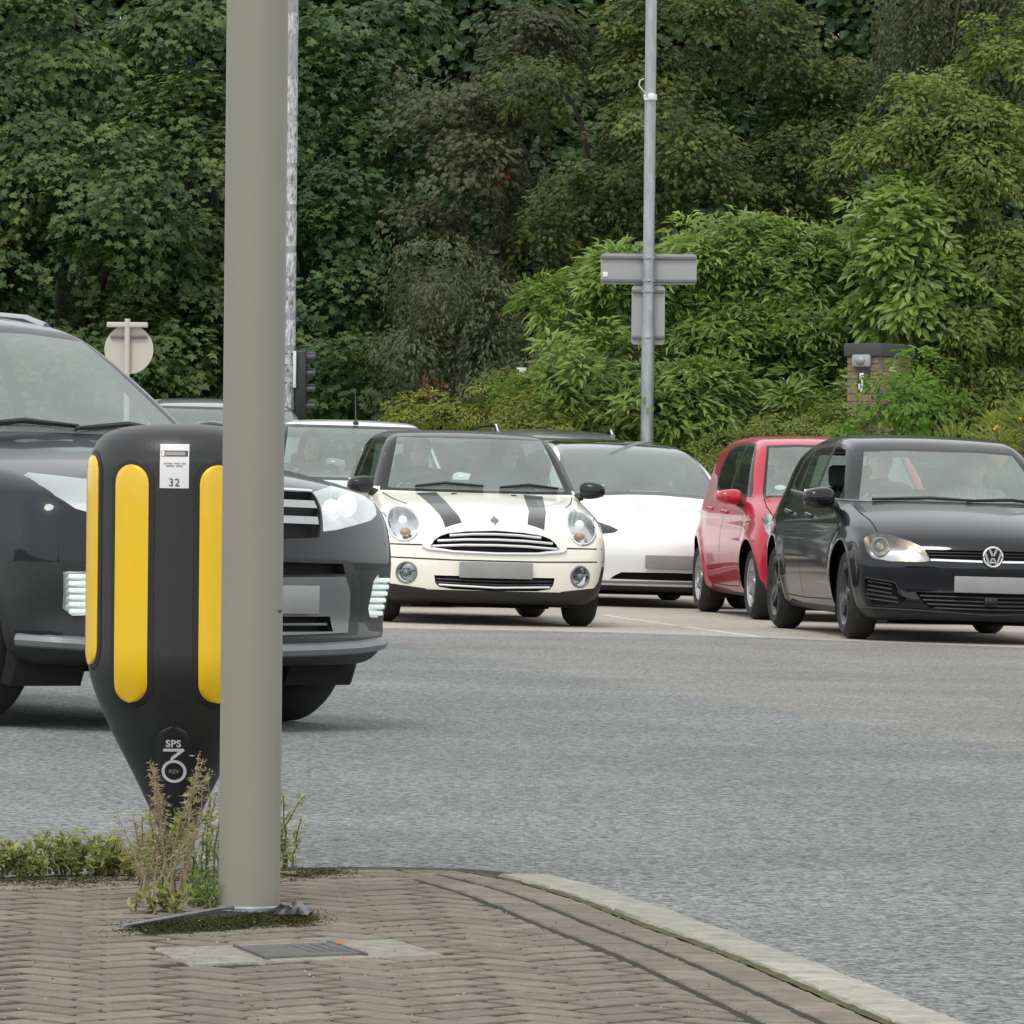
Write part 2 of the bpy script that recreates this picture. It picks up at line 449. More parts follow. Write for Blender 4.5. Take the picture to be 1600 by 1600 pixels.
        A = s.project(Q + Nn, view); B = s.project(Q - Nn, view); na = s.normals(A) * lift; nb = s.normals(B) * lift
        V = np.vstack([A + na, B + nb]); n = len(Q)
        F = [(i, i + 1, n + i + 1, n + i) for i in range(n - 1)]
        if mb is not None: mb.add(V, F); return None
        return mesh_np(name, V, F, material, parent)
    def strip(s, pts, view, rad, name, material, parent, lift=0.0, sub=.05, closed=False, mb=None, n=8):
        """a round bead along the skin"""
        P = [np.array(p, float) for p in pts]
        if closed: P.append(P[0])
        Q = []
        for a, b in zip(P[:-1], P[1:]):
            m = max(1, int(np.linalg.norm(b - a) / sub)); Q += [a + (b - a) * i / m for i in range(m)]
        if not closed: Q.append(P[-1])
        A = s.project(np.array(Q), view); A = A + s.normals(A) * lift
        t = mb or MB(); t.tube([tuple(a) for a in A], rad, n, closed=closed, cap=not closed)
        return None if mb is not None else t.build(name, material, parent)

def build_wheel(root, x, y, r, wid, rim_r, spokes, rmat, style='twin', steer=0.0):
    """wheel (> tyre, rim); outer side away from the car's centre line"""
    sg = 1 if y > 0 else -1
    w = empty('wheel', (x, y, r), 0, root); w.rotation_euler = (0, 0, steer)
    Mx = Matrix.Rotation(-sg * math.pi / 2, 4, 'X')           # lathe axis z -> outward
    h = wid / 2
    t = MB(); t.lathe([(rim_r - .012, -h + .02), (rim_r, -h + .004), (rim_r + .03, -h), (r - .045, -h - .004), (r - .015, -h + .02), (r, -h + .045), (r + .001, 0), (r, h - .045), (r - .015, h - .02),
                       (r - .045, h + .004), (rim_r + .03, h), (rim_r, h - .004), (rim_r - .012, h - .02)], 48, Mx, cap=False)
    t.build('tyre', M_['rubber'], w, sharp=50)
    m = MB(); m.lathe([(rim_r - .03, -h + .03), (rim_r - .028, h - .05), (rim_r - .006, h - .01), (rim_r + .004, h - .004), (rim_r + .002, h - .016), (rim_r - .012, h - .02)], 40, Mx, cap=False)
    m.lathe([(.055, h - .05), (.05, h - .022), (.03, h - .018), (.001, h - .018)], 16, Mx, cap=False)
    for i in range(spokes):
        a = 2 * math.pi * i / spokes
        for da in ((-.13, .13) if style == 'twin' else (0,)):
            b0 = a + da * .6; b1 = a + da
            p0 = (.045 * math.cos(b0), .045 * math.sin(b0), h - .03); p1 = ((rim_r - .01) * math.cos(b1), (rim_r - .01) * math.sin(b1), h - .022)
            u = Vector((-math.sin(b1), math.cos(b1), 0)); wd = .016 if style == 'twin' else .026
            a0, a1 = Vector(p0), Vector(p1); dz = Vector((0, 0, .03)); k = 1.0 if style == 'twin' else .62
            m.add([a0 + u * wd, a0 - u * wd, a1 - u * wd * k, a1 + u * wd * k, a0 + u * wd - dz, a0 - u * wd - dz, a1 - u * wd * k - dz, a1 + u * wd * k - dz],
                  [(0, 3, 2, 1), (0, 1, 5, 4), (1, 2, 6, 5), (2, 3, 7, 6), (3, 0, 4, 7), (4, 5, 6, 7)], Mx)
    m.build('rim', rmat, w)
    bk = MB(); bk.lathe([(rim_r - .03, -.01), (.02, -.0)], 32, Mx, cap=False); bk.lathe([(.13, .0), (.13, h - .07), (.03, h - .06)], 28, Mx, cap=False)
    bk.build('brake_disc', M_['under'], w)
    return w

def build_car(sp, name, label, cat, group, loc, theta):
    """loc: ground point under the middle of the front axle; theta: how far the nose points right of the viewer"""
    c = Car(sp); u = Vector((math.sin(theta), -math.cos(theta), 0)); lft = Vector((math.cos(theta), math.sin(theta), 0))
    root = D.objects.new(name, None); root.empty_display_size = .2; link(root); tag(root, label, cat, group)
    c.root = root
    # lie on the sloping road
    up = Vector((-SLOPE, 0, 1)).normalized(); X = (u - up * u.dot(up)).normalized(); Y = up.cross(X)
    Rm = Matrix((X, Y, up)).transposed().to_4x4()
    root.matrix_world = Matrix.Translation(Vector(loc) + X * sp['fo']) @ Rm
    c.M = Matrix.Translation(Vector(loc) + X * sp['fo']) @ Rm
    c.start(sp.get('h', .03))
    # wheel arches
    ra = sp['wr'] + sp.get('arch', .055)
    for wx, r in c.wheels:
        poly = [(wx + ra * math.cos(a), r + ra * math.sin(a)) for a in np.linspace(-.5, math.pi + .5, 30)] 
        for v in ('l', 'r'): c.region('arch_hole', poly, v, lim=lambda p: abs(p.y) > c.W - .28)
    return c

def finish_car(c, paint, rim, spokes=5, style='twin', seats=True, wheel_steer=0.0, dash_top=None):
    sp = c.sp; root = c.root; c.finish()
    body = c.piece('', 'body', paint, root)
    W = c.W; wi = .215 if sp['W'] < 1.85 else .24
    tr = W - wi / 2 - .02
    for i, (wx, r) in enumerate(c.wheels):
        for y in (tr, -tr): build_wheel(root, wx, y, r, sp.get('tw', .2), sp['rim'], spokes, rim, style, wheel_steer if i == 0 else 0)
    # dark inner wings
    ra = sp['wr'] + sp.get('arch', .055)
    for wx, r in c.wheels:
        for sg in (1, -1):
            m = MB(); A = np.linspace(-.45, math.pi + .45, 26); n = len(A); V = []
            for yy, rr in ((W * .985 - .028, ra + .004), (W * .985 - .06, ra + .03), (W - .42, ra + .03)):
                V += [(wx + rr * math.cos(a), sg * yy, r + rr * math.sin(a)) for a in A]
            F = [(k * n + i, k * n + i + 1, (k + 1) * n + i + 1, (k + 1) * n + i) for k in range(2) for i in range(n - 1)]
            F.append(tuple(2 * n + i for i in range(n)))
            m.add(V, F); m.build('wheel_arch_liner', M_['under'], root)
    u = MB(); u.box((-c.L / 2, 0, sp['zb'] + .02), (c.L * .8, W * 1.2, .03)); 
    u.tube([(-.9, .25, sp['zb'] - .02), (-c.L + .6, .25, sp['zb'] - .02)], .03, 8)
    u.box((-c.L + .75, .1, sp['zb'] - .015), (.3, .55, .13), bev=.04); u.box((-sp['fo'] - .15, 0, sp['zb'] - .02), (.25, 1.0, .05), bev=.01)
    u.build('undertray', M_['under'], root)
    if seats:
        xc = sp['cowl']; zb = sp['belt']; hw = W * .78
        x1 = -c.L + .55
        ln = MB(); ln.box(((xc - .1 + x1) / 2, 0, sp['zb'] + .14), (abs(x1 - xc + .1), hw * 2, .04))
        for sg in (1, -1): ln.box(((xc - .1 + x1) / 2, sg * (hw + .015), (sp['zb'] + zb - .04) / 2 + .06), (abs(x1 - xc + .1), .05, zb - sp['zb'] - .18), bev=.02)
        ln.box((x1 + .12, 0, (sp['zb'] + zb) / 2 + .05), (.12, hw * 1.9, zb - sp['zb'] - .15), bev=.03)
        ln.build('cabin_lining', M_['interior'], root)
        d = MB(); zt = dash_top or zb - .005
        prof = [(xc + .04, zt - .06), (xc - .10, zt - .005), (xc - .34, zt + .015), (xc - .47, zt - .01), (xc - .52, zt - .10), (xc - .42, zt - .34), (xc + .02, zt - .36)]
        k = len(prof); V = [(x, y, z - (.03 if abs(y) > hw * .9 else 0)) for y in (-hw, -hw * .85, 0, hw * .85, hw) for x, z in prof]
        F = [(j * k + i, (j + 1) * k + i, (j + 1) * k + (i + 1) % k, j * k + (i + 1) % k) for j in range(4) for i in range(k)] + [tuple(range(k)), tuple(4 * k + i for i in range(k - 1, -1, -1))]
        d.add(V, F); d.box((xc - .40, -hw * .48, zt + .015), (.14, .34, .05), bev=.02)
        d.build('dashboard', M_['interior'], root)
        sx = xc - 1.02
        for (x0, y0, wd, nm) in ((sx, -hw * .50, .48, 'seat'), (sx, hw * .50, .48, 'seat'), (sx - .85, 0, hw * 1.7, 'rear_bench')):
            if x0 < x1 + .25: continue
            zs = sp['zb'] + .30; mb = MB(); Mt = Matrix.Translation((x0 - .12, y0, zs)) @ Matrix.Rotation(R(-14), 4, 'Y')
            mb.box((x0 + .14, y0, zs - .05), (.52, wd, .15), bev=.05, seg=3); mb.box((-.06, 0, .30), (.12, wd * .94, .60), Mt, bev=.05, seg=3)
            st = mb.build(nm, M_['seat'], root, sharp=60)
            for hy in ((0,) if nm == 'seat' else (-wd * .3, wd * .3)):
                hb = MB(); hb.box((-.07, hy, .72), (.09, .26, .17), Mt, bev=.04, seg=3)
                for q in (-.06, .06): hb.tube([(-.07, hy + q, .58), (-.07, hy + q, .66)], .008, 6, M=Mt)
                hb.build('headrest', M_['seat'], st, sharp=60)
        sw = MB(); Ms = Matrix.Translation((xc - .60, -hw * .50, zt - .05)) @ Matrix.Rotation(R(-64), 4, 'Y')
        sw.tube([(.185 * math.cos(a), .185 * math.sin(a), 0) for a in np.linspace(0, 2 * math.pi, 28, endpoint=False)], .015, 8, closed=True, M=Ms)
        sw.ball((0, 0, -.02), (.07, .06, .03), Ms); sw.box((0, 0, -.015), (.03, .35, .015), Ms); sw.box((-.09, 0, -.015), (.18, .03, .015), Ms)
        sw.build('steering_wheel', M_['interior'], root)
        sp['wheel_at'] = (xc - .60, -hw * .50, zt - .05); sp['hip_at'] = (sx + .08, -hw * .50, sp['zb'] + .41)
        hx = sp['header']; mr = MB(); mr.box((hx[0] - .06, 0, hx[1] - .085), (.03, .24, .065), bev=.014); mr.tube([(hx[0] - .06, 0, hx[1] - .07), (hx[0] - .07, 0, hx[1] - .03)], .012, 6)
        mr.build('interior_mirror', M_['interior'], root)
    pass
    return body

def mirrors(c, y, z, x, size, mat_, arm, lower=None):
    for sg in (1, -1):
        m = MB(); M = Matrix.Translation((x, sg * y, z)) @ Matrix.Rotation(sg * R(-12), 4, 'Z')
        bm = bmesh.new(); bmesh.ops.create_uvsphere(bm, u_segments=20, v_segments=12, radius=1)
        V = []
        for v in bm.verts:
            p = v.co; sx, sy, sz = [math.copysign(abs(q) ** .72, q) for q in p]
            # rounded front, flat glass side behind, outer end lower and rounder
            V.append((max(-.25, sx) * size[0], sy * size[1], sz * size[2] * (1 - .18 * sg * sy * 1)))
        bm.verts.index_update(); m.add(V, [[v.index for v in f.verts] for f in bm.faces], M); bm.free()
        w = m.build('wing_mirror', mat_, c.root, sharp=60)
        a = MB(); a.tube([(x - .02, sg * (y - size[1] * .75), z - size[2] * .7), (x - .02, sg * (y - size[1] - .06), z - size[2] * 1.15), (x - .02, sg * (y - size[1] - .14), z - size[2] * 1.45)], [.03, .032, .04], 8)
        if lower: a.ball((x, sg * y, z - size[2] * .72), (size[0] * .8, size[1] * .9, size[2] * .42))
        a.build('mirror_arm', arm, w)
        g = MB(); g.box((-size[0] * .27, 0, 0), (.006, size[1] * 1.7, size[2] * 1.5), M, bev=.002); g.build('mirror_glass', M_['chrome'], w)

def lamp(c, name, reg, parent, glass='lens', depth=.09, bowl='reflector'):
    """each connected side of a lamp region becomes headlight > reflector, lens"""
    for sg in (1, -1):
        sel = (lambda p, sg=sg: p.y * sg > 0)
        h = c.piece(reg, name, M_[bowl], parent, depth=depth, sel=sel)
        if h: c.piece(reg, 'lens', M_[glass], h, off=.001, sel=sel)
        yield sg, h

def wipers(c, segs):
    m = MB()
    for pts in segs:
        A = c.project(np.array(pts), 'f'); n = c.normals(A); A = A + n * .018
        m.tube([tuple(a) for a in A], [.007] + [.012] * (len(A) - 2) + [.006], 6)
        B = A - n * .010; m.tube([tuple(b) for b in B], .005, 5)
    return m
# ------------------------------------------------------------------ the vehicles' shapes
MINI = dict(L=3.72, W=1.683, H=1.41, wb=2.467, fo=.72, wr=.305, rim=.20, zb=.16, bow_f=.24, bow_r=.12, crown=.045, k=.10, flare=.022, cowl=-1.08, belt=.965, header=(-1.62, 1.345),
    side=[(-.25, .15), (-.06, .17), (-.01, .26), (.0, .40), (-.005, .52), (-.03, .62), (-.085, .715), (-.22, .80), (-.55, .875), (-.95, .945), (-1.06, .965), (-1.30, 1.14), (-1.55, 1.325), (-1.68, 1.378), (-2.0, 1.405),
          (-2.5, 1.412), (-3.0, 1.39), (-3.32, 1.34), (-3.42, 1.25), (-3.54, .98), (-3.66, .86), (-3.71, .60), (-3.70, .36), (-3.58, .20), (-3.3, .16)],
    plan=[(.4, .70), (0, .765), (-.2, .81), (-.5, .835), (-.9, .8415), (-2.8, .8415), (-3.2, .82), (-3.55, .76), (-3.8, .70)],
    sect=[(0, .86), (.16, .90), (.26, .955), (.42, .99), (.58, 1.0), (.74, .985), (.86, .95), (.95, .90), (1.05, .865), (1.2, .80), (1.36, .72), (1.5, .66)])
GOLF = dict(L=4.255, W=1.79, H=1.455, wb=2.637, fo=.85, wr=.318, rim=.225, zb=.16, bow_f=.34, bow_r=.16, crown=.05, k=.09, flare=.02, cowl=-1.22, belt=.985, header=(-1.95, 1.37),
    side=[(-.3, .15), (-.09, .165), (-.03, .21), (-.02, .26), (-.035, .40), (-.01, .45), (.0, .52), (-.012, .60), (-.05, .685), (-.14, .755), (-.4, .845), (-.8, .92), (-1.12, .975), (-1.24, .998), (-1.5, 1.15), (-1.9, 1.365), (-2.1, 1.425),
          (-2.5, 1.455), (-2.9, 1.455), (-3.4, 1.42), (-3.82, 1.345), (-3.93, 1.28), (-4.08, 1.0), (-4.18, .90), (-4.24, .68), (-4.23, .40), (-4.1, .22), (-3.8, .17)],
    plan=[(.4, .80), (0, .85), (-.25, .875), (-.6, .89), (-1.0, .895), (-3.2, .895), (-3.7, .87), (-4.1, .81), (-4.4, .75)],
    sect=[(0, .88), (.17, .91), (.28, .955), (.40, .985), (.58, 1.0), (.70, .995), (.80, .975), (.92, .925), (1.0, .875), (1.15, .815), (1.3, .745), (1.42, .68), (1.6, .62)], crease=[(.77, .006, .015)])
CITY = dict(L=3.56, W=1.645, H=1.482, wb=2.42, fo=.62, wr=.29, rim=.195, zb=.17, bow_f=.30, bow_r=.14, crown=.045, k=.10, flare=.024, cowl=-.86, belt=1.0, header=(-1.42, 1.40),
    side=[(-.25, .16), (-.07, .18), (-.01, .25), (.0, .42), (-.01, .58), (-.05, .70), (-.13, .79), (-.3, .87), (-.6, .95), (-.82, 1.0), (-.92, 1.035), (-1.15, 1.21), (-1.38, 1.385), (-1.55, 1.445), (-1.9, 1.478),
          (-2.3, 1.482), (-2.9, 1.46), (-3.25, 1.42), (-3.36, 1.36), (-3.46, 1.0), (-3.54, .85), (-3.555, .6), (-3.54, .36), (-3.42, .20), (-3.2, .17)],
    plan=[(.4, .71), (0, .76), (-.2, .795), (-.5, .815), (-.9, .8225), (-2.7, .8225), (-3.1, .80), (-3.45, .745), (-3.7, .69)],
    sect=[(0, .86), (.17, .90), (.28, .955), (.44, .99), (.60, 1.0), (.76, .985), (.90, .95), (1.0, .905), (1.15, .855), (1.3, .79), (1.43, .715), (1.6, .65)], crease=[(.80, .005, .02)])
SALOON = dict(L=4.69, W=1.85, H=1.443, wb=2.875, fo=.84, wr=.335, rim=.235, zb=.14, bow_f=.42, bow_r=.2, crown=.06, k=.10, flare=.02, cowl=-1.20, belt=.90, header=(-2.0, 1.34), h=.035,
    side=[(-.3, .13), (-.10, .14), (-.03, .18), (-.03, .26), (-.01, .36), (.0, .46), (-.03, .56), (-.10, .64), (-.26, .715), (-.6, .80), (-1.0, .88), (-1.2, .925), (-1.5, 1.09), (-1.95, 1.31), (-2.3, 1.40), (-2.7, 1.442),
          (-3.0, 1.438), (-3.5, 1.37), (-4.05, 1.19), (-4.4, 1.08), (-4.6, 1.04), (-4.67, .95), (-4.69, .66), (-4.66, .40), (-4.5, .20), (-4.2, .14)],
    plan=[(.4, .80), (0, .86), (-.3, .90), (-.7, .92), (-1.2, .925), (-3.6, .925), (-4.2, .90), (-4.6, .83), (-4.9, .76)],
    sect=[(0, .88), (.15, .91), (.26, .955), (.42, .99), (.58, 1.0), (.72, .985), (.84, .95), (.92, .89), (1.05, .83), (1.2, .76), (1.36, .66), (1.5, .58)])
SUV = dict(L=4.685, W=1.885, H=1.71, wb=2.70, fo=.93, wr=.365, rim=.24, zb=.25, bow_f=.36, bow_r=.14, crown=.055, k=.10, flare=.03, arch=.06, tw=.24, cowl=-1.28, belt=1.12, header=(-2.0, 1.57),
    side=[(-.35, .25), (-.12, .26), (-.03, .30), (-.02, .38), (-.04, .44), (-.02, .52), (.0, .62), (.0, .72), (-.02, .82), (-.05, .91), (-.14, .985), (-.4, 1.04), (-.9, 1.10), (-1.18, 1.135), (-1.30, 1.16), (-1.6, 1.36), (-1.95, 1.57), (-2.15, 1.645),
          (-2.6, 1.695), (-3.1, 1.70), (-3.7, 1.67), (-4.2, 1.61), (-4.36, 1.53), (-4.5, 1.18), (-4.62, 1.05), (-4.68, .80), (-4.67, .50), (-4.55, .32), (-4.2, .26)],
    plan=[(.4, .84), (0, .89), (-.25, .915), (-.6, .935), (-1.0, .9425), (-3.8, .9425), (-4.2, .92), (-4.55, .87), (-4.9, .80)],
    sect=[(0, .90), (.26, .92), (.36, .96), (.52, .99), (.72, 1.0), (.86, .99), (.98, .96), (1.09, .915), (1.2, .87), (1.4, .80), (1.6, .715), (1.8, .64)], crease=[(.92, .006, .02)])
HATCH = dict(L=3.6, W=1.64, H=1.53, wb=2.38, fo=.68, wr=.29, rim=.19, zb=.17, bow_f=.28, bow_r=.14, crown=.045, k=.10, flare=.02, cowl=-.95, belt=1.03, header=(-1.55, 1.45), h=.042,
    side=[(-.25, .16), (-.06, .19), (0, .30), (0, .55), (-.05, .70), (-.15, .82), (-.4, .92), (-.85, 1.02), (-1.0, 1.06), (-1.25, 1.24), (-1.5, 1.42), (-1.7, 1.50), (-2.1, 1.53), (-2.8, 1.51), (-3.25, 1.45), (-3.4, 1.3),
          (-3.53, 1.0), (-3.6, .8), (-3.59, .4), (-3.45, .2)],
    plan=[(.4, .72), (0, .77), (-.3, .80), (-.8, .82), (-2.8, .82), (-3.2, .79), (-3.7, .7)],
    sect=[(0, .88), (.2, .92), (.45, .99), (.62, 1), (.8, .985), (.95, .94), (1.05, .895), (1.25, .82), (1.46, .735), (1.6, .68)])
TALL = dict(L=4.5, W=1.83, H=1.76, wb=2.7, fo=.9, wr=.34, rim=.22, zb=.22, bow_f=.34, bow_r=.14, crown=.05, k=.11, flare=.02, cowl=-1.15, belt=1.14, header=(-1.95, 1.64), h=.045,
    side=[(-.3, .21), (-.05, .25), (0, .45), (-.02, .75), (-.1, .92), (-.4, 1.03), (-.95, 1.12), (-1.2, 1.17), (-1.5, 1.40), (-1.9, 1.64), (-2.15, 1.71), (-2.7, 1.755), (-3.5, 1.75), (-4.1, 1.68), (-4.28, 1.55), (-4.42, 1.2),
          (-4.5, 1.0), (-4.5, .5), (-4.35, .25)],
    plan=[(.4, .82), (0, .86), (-.3, .89), (-.8, .915), (-3.6, .915), (-4.1, .89), (-4.6, .82)],
    sect=[(0, .9), (.25, .94), (.55, 1), (.8, 1), (1.0, .965), (1.14, .92), (1.35, .84), (1.6, .75), (1.75, .69), (1.9, .64)])
ESTATE = dict(L=4.5, W=1.80, H=1.60, wb=2.67, fo=.88, wr=.335, rim=.22, zb=.2, bow_f=.34, bow_r=.14, crown=.05, k=.10, flare=.02, cowl=-1.2, belt=1.03, header=(-1.98, 1.47), h=.045,
    side=[(-.3, .19), (-.05, .23), (0, .42), (-.02, .68), (-.1, .82), (-.4, .92), (-.95, 1.0), (-1.22, 1.05), (-1.55, 1.26), (-1.95, 1.47), (-2.2, 1.55), (-2.7, 1.59), (-3.5, 1.58), (-4.1, 1.52), (-4.28, 1.4), (-4.42, 1.1),
          (-4.5, .9), (-4.5, .45), (-4.35, .23)],
    plan=[(.4, .80), (0, .85), (-.3, .88), (-.8, .90), (-3.6, .90), (-4.1, .87), (-4.6, .80)],
    sect=[(0, .9), (.2, .93), (.5, 1), (.7, 1), (.88, .965), (1.02, .91), (1.25, .83), (1.46, .74), (1.6, .68), (1.8, .6)])
# ------------------------------------------------------------------ the vehicles in the junction
def paints():
    M_['cream'] = mat('cream_paint', (.82, .80, .70), .32, coat=1, vary=.03, scale=2)
    M_['roof_black'] = mat('black_roof_paint', (.040, .043, .048), .4, coat=.45, spec=.3, vary=.1)
    M_['black'] = mat('black_paint', (.010, .011, .014), .3, coat=.8, spec=.05, vary=.12, scale=3)
    M_['charcoal'] = mat('charcoal_paint', (.012, .0150, .0205), .32, coat=.6, spec=.1, vary=.12, scale=3)
    M_['red'] = mat('red_paint', (.42, .012, .032), .3, coat=.75, spec=.3, vary=.06, scale=3)
    M_['white'] = mat('white_paint', (.79, .81, .82), .3, coat=1, vary=.03, scale=2)
    M_['grey'] = mat('grey_paint', (.13, .14, .155), .32, coat=1, vary=.08, scale=3)
    M_['dusk'] = mat('slate_paint', (.19, .205, .225), .3, coat=1, vary=.08, scale=3)
    M_['stripe'] = mat('stripe_film', (.032, .035, .036), .35, coat=.6, vary=.1)
    M_['dark_lens'] = glass_mat('dark_lens_glass', (.25, .27, .28), .08)
    M_['roof_glass'] = glass_mat('roof_glass', (.05, .055, .06), .08)
    M_['grille_silver'] = mat('grille_silver', (.42, .43, .44), .3, .8)
    M_['satin'] = mat('satin_silver_plastic', (.20, .21, .215), .4, .3, vary=.1)
    M_['led'] = mat('daytime_lamp', (.8, .9, .85), .3, emis=(.85, 1, .9, .18))
    M_['lit'] = mat('lit_bulb', (1, .9, .75), .3, emis=(1, .68, .34, 24.0))
    M_['panel_glass'] = mat('black_panel_glass', (.02, .022, .025), .1, coat=1, vary=.05)
    M_['paper'] = mat('white_paper', (.75, .78, .80), .6, vary=.05)

def sym(c, name, poly, view='f', **k):
    c.region(name, poly, view, **k); c.region(name, mir(poly), view, **k)
def sides(c, name, poly, **k):
    for v in ('l', 'r'): c.region(name, poly, v, **k)
def flat_plate(c, y0, y1, z0, z1, tilt=0, parent=None):
    p = c.project(np.array([[(y0 + y1) / 2, (z0 + z1) / 2]]), 'f')[0]
    m = MB(); m.box((p[0] + .012, (y0 + y1) / 2, (z0 + z1) / 2), (.012, y1 - y0, z1 - z0), bev=.004)
    o = m.build('number_plate', M_['plate'], parent or c.root); return o
def place(px, py, side, sp, th, shift=0.0):
    tr = sp['W'] / 2 - .215 / 2 - .02
    p = on_road(px, py) - Vector((math.cos(th), math.sin(th), 0)) * (side * tr - shift)
    p.z = road_z(p.x) + .0; return p
def glaze(c, screen='screen', side='glass'):
    for n in ('windscreen', 'rear_window'):
        if n in c.parts: c.piece(n, n, M_['screen' if n == 'windscreen' else 'glass'], c.root)
    k = 0
    for n in ('window_a', 'window_b', 'window_c'):
        if n in c.parts:
            for sg in (1, -1): c.piece(n, 'side_window', M_[side], c.root, sel=lambda p, sg=sg: p.y * sg > 0)
def hcut(c, z):
    r = bmesh.ops.bisect_plane(c.bm, geom=c.bm.verts[:] + c.bm.edges[:] + c.bm.faces[:], dist=1e-5, plane_co=(0, 0, z), plane_no=(0, 0, 1))
def under(c, z):
    hcut(c, z); c.where('lower_trim', lambda p, n: p.z < z)
def seams(c, lines, w=.007):
    for pts, v in lines: c.ribbon(pts, v, w, 'panel_gap', M_['gap'], c.root)  # dark ribbon laid on the skin paints the shade inside a seam
def handles(c, pts, m):
    for sg, v in ((1, 'l'), (-1, 'r')):
        for x, z in pts:
            A = c.project(np.array([[x - .09, z], [x, z], [x + .09, z]]), v); n = c.normals(A)
            h = MB(); h.tube([tuple(A[0]), tuple(A[1] + n[1] * .035), tuple(A[2])], [.012, .016, .012], 8); h.build('door_handle', m, c.root)

# ---------------- cream two-door with black roof
def cream_car():
    th = R(8); c = build_car(MINI, 'hatchback', 'cream small hatchback with two black bonnet stripes, black roof and round headlights', 'car', None, place(913, 978, 1, MINI, th, -.045), th)
    r = c.root
    hcut(c, 1.352); c.where('roof', lambda p, n: p.z > 1.352)
    sides(c, 'pillar', [(-1.16, .975), (-1.70, 1.352), (-3.36, 1.352), (-3.50, 1.0)], over=('',))
    c.region('pillar', [(-.715, .948), (-.60, 1.352), (.60, 1.352), (.715, .948), (.4, .945), (0, .944), (-.4, .945)], 'f', lim=lambda p: p.x > -2.2, over=('', 'pillar'))
    c.region('windscreen', [(-.655, .978), (-.60, 1.15), (-.545, 1.325), (-.53, 1.342), (-.2, 1.346), (.2, 1.346), (.53, 1.342), (.545, 1.325), (.60, 1.15), (.655, .978), (.64, .968), (.3, .964), (-.3, .964), (-.64, .968)], 'f', lim=lambda p: p.x > -2.2)
    c.region('rear_window', [(-.52, 1.04), (-.50, 1.30), (.50, 1.30), (.52, 1.04)], 'b', lim=lambda p: p.x < -3)
    sides(c, 'window_a', [(-1.36, 1.0), (-1.745, 1.338), (-2.40, 1.338), (-2.42, 1.0)], lim=lambda p: abs(p.y) > .5)
    sides(c, 'window_b', [(-2.50, 1.0), (-2.48, 1.338), (-3.12, 1.322), (-3.26, 1.03)], lim=lambda p: abs(p.y) > .5)
    ra = MINI['wr'] + .055
    for wx, rr in c.wheels:
        poly = [(wx + (ra + .055) * math.cos(a), rr + (ra + .055) * math.sin(a)) for a in np.linspace(-.7, math.pi + .7, 30)]
        sides(c, 'lower_trim', poly, lim=lambda p: abs(p.y) > .5, over=('',))
    c.region('lower_trim', [(-.95, .44), (-.80, .44), (-.775, .33), (-.74, .285), (-.49, .256), (-.43, .212), (0, .203), (.43, .212), (.49, .256), (.74, .285), (.775, .33), (.80, .44), (.95, .44), (.95, .0), (-.95, .0)], 'f', lim=lambda p: p.x > -.6, over=('',))
    under(c, .25)
    c.where('lower_trim', lambda p, n: n.z < -.75 and p.z < .4)
    for sg in (1, -1): c.region('headlight', ell(sg * .645, .716, .103, .118, rot=sg * .12), 'f', lim=lambda p: p.x > -.8)
    G = [(-.463, .566), (-.445, .60), (-.40, .636), (-.32, .660), (-.2, .675), (0, .683), (.2, .675), (.32, .660), (.40, .636), (.445, .60), (.463, .566), (.45, .545), (.30, .533), (0, .527), (-.30, .533), (-.45, .545)]
    c.region('grille', G, 'f')
    c.region('lower_grille', [(-.435, .352), (.435, .352), (.425, .30), (.40, .27), (.30, .255), (0, .249), (-.30, .255), (-.40, .27), (-.425, .30)], 'f')
    for sg in (1, -1): c.region('fog', ell(sg * .626, .366, .068, .072), 'f')
    for sg in (1, -1):
        st = [(-.985, .322), (-.985, .465), (-.70, .435), (-.36, .402), (-.12, .358), (-.135, .237), (-.36, .277), (-.70, .30)]
        c.region('stripe', [(x, y * sg) for x, y in (st if sg > 0 else st[::-1])], 't', over=('',))
    body = finish_car(c, M_['cream'], M_['silver'], 5, 'twin')
    c.piece('roof', 'roof', M_['roof_black'], r); c.piece('pillar', 'window_pillar', M_['gloss_black'], r); c.piece('lower_trim', 'lower_trim', M_['plastic'], r)
    for sg in (1, -1): c.piece('stripe', 'bonnet_stripe', M_['stripe'], r, off=.001, sel=lambda p, sg=sg: p.y * sg > 0)
    glaze(c)
    for sg, h in lamp(c, 'headlight', 'headlight', r, depth=.075):
        b = MB(); p = c.project(np.array([[sg * .64, .735], [sg * .63, .652]]), 'f')
        b.ball((p[0][0] - .055, p[0][1], p[0][2]), (.03, .034, .034)); b.build('bulb', M_['bulb'], h)
        a = MB(); a.ball((p[1][0] - .05, p[1][1], p[1][2]), (.035, .042, .030)); a.build('indicator', M_['amber'], h)
        c.strip(ell(sg * .645, .716, .108, .123, 36, rot=sg * .12), 'f', .009, 'chrome_ring', M_['chrome'], h, closed=True)
    g = c.piece('grille', 'grille', M_['gap'], r, depth=.05)
    for z, w in ((.652, .33), (.612, .415), (.572, .45)): c.strip([(-w, z - .012), (-w * .5, z + .002), (0, z + .006), (w * .5, z + .002), (w, z - .012)], 'f', .0125, 'grille_bar', M_['chrome'], g, lift=-.006)
    c.strip(G[:11], 'f', .008, 'grille_surround', M_['chrome'], g, lift=.003)
    c.strip([(-.515, .556), (-.48, .538), (-.30, .522), (0, .516), (.30, .522), (.48, .538), (.515, .556)], 'f', .014, 'grille_surround', M_['chrome'], g, lift=.004)
    lg = c.piece('lower_grille', 'lower_grille', M_['gap'], r, depth=.05)
    for z in (.325, .30): c.strip([(-.42, z), (0, z - .008), (.42, z)], 'f', .008, 'grille_bar', M_['plastic'], lg, lift=-.01)
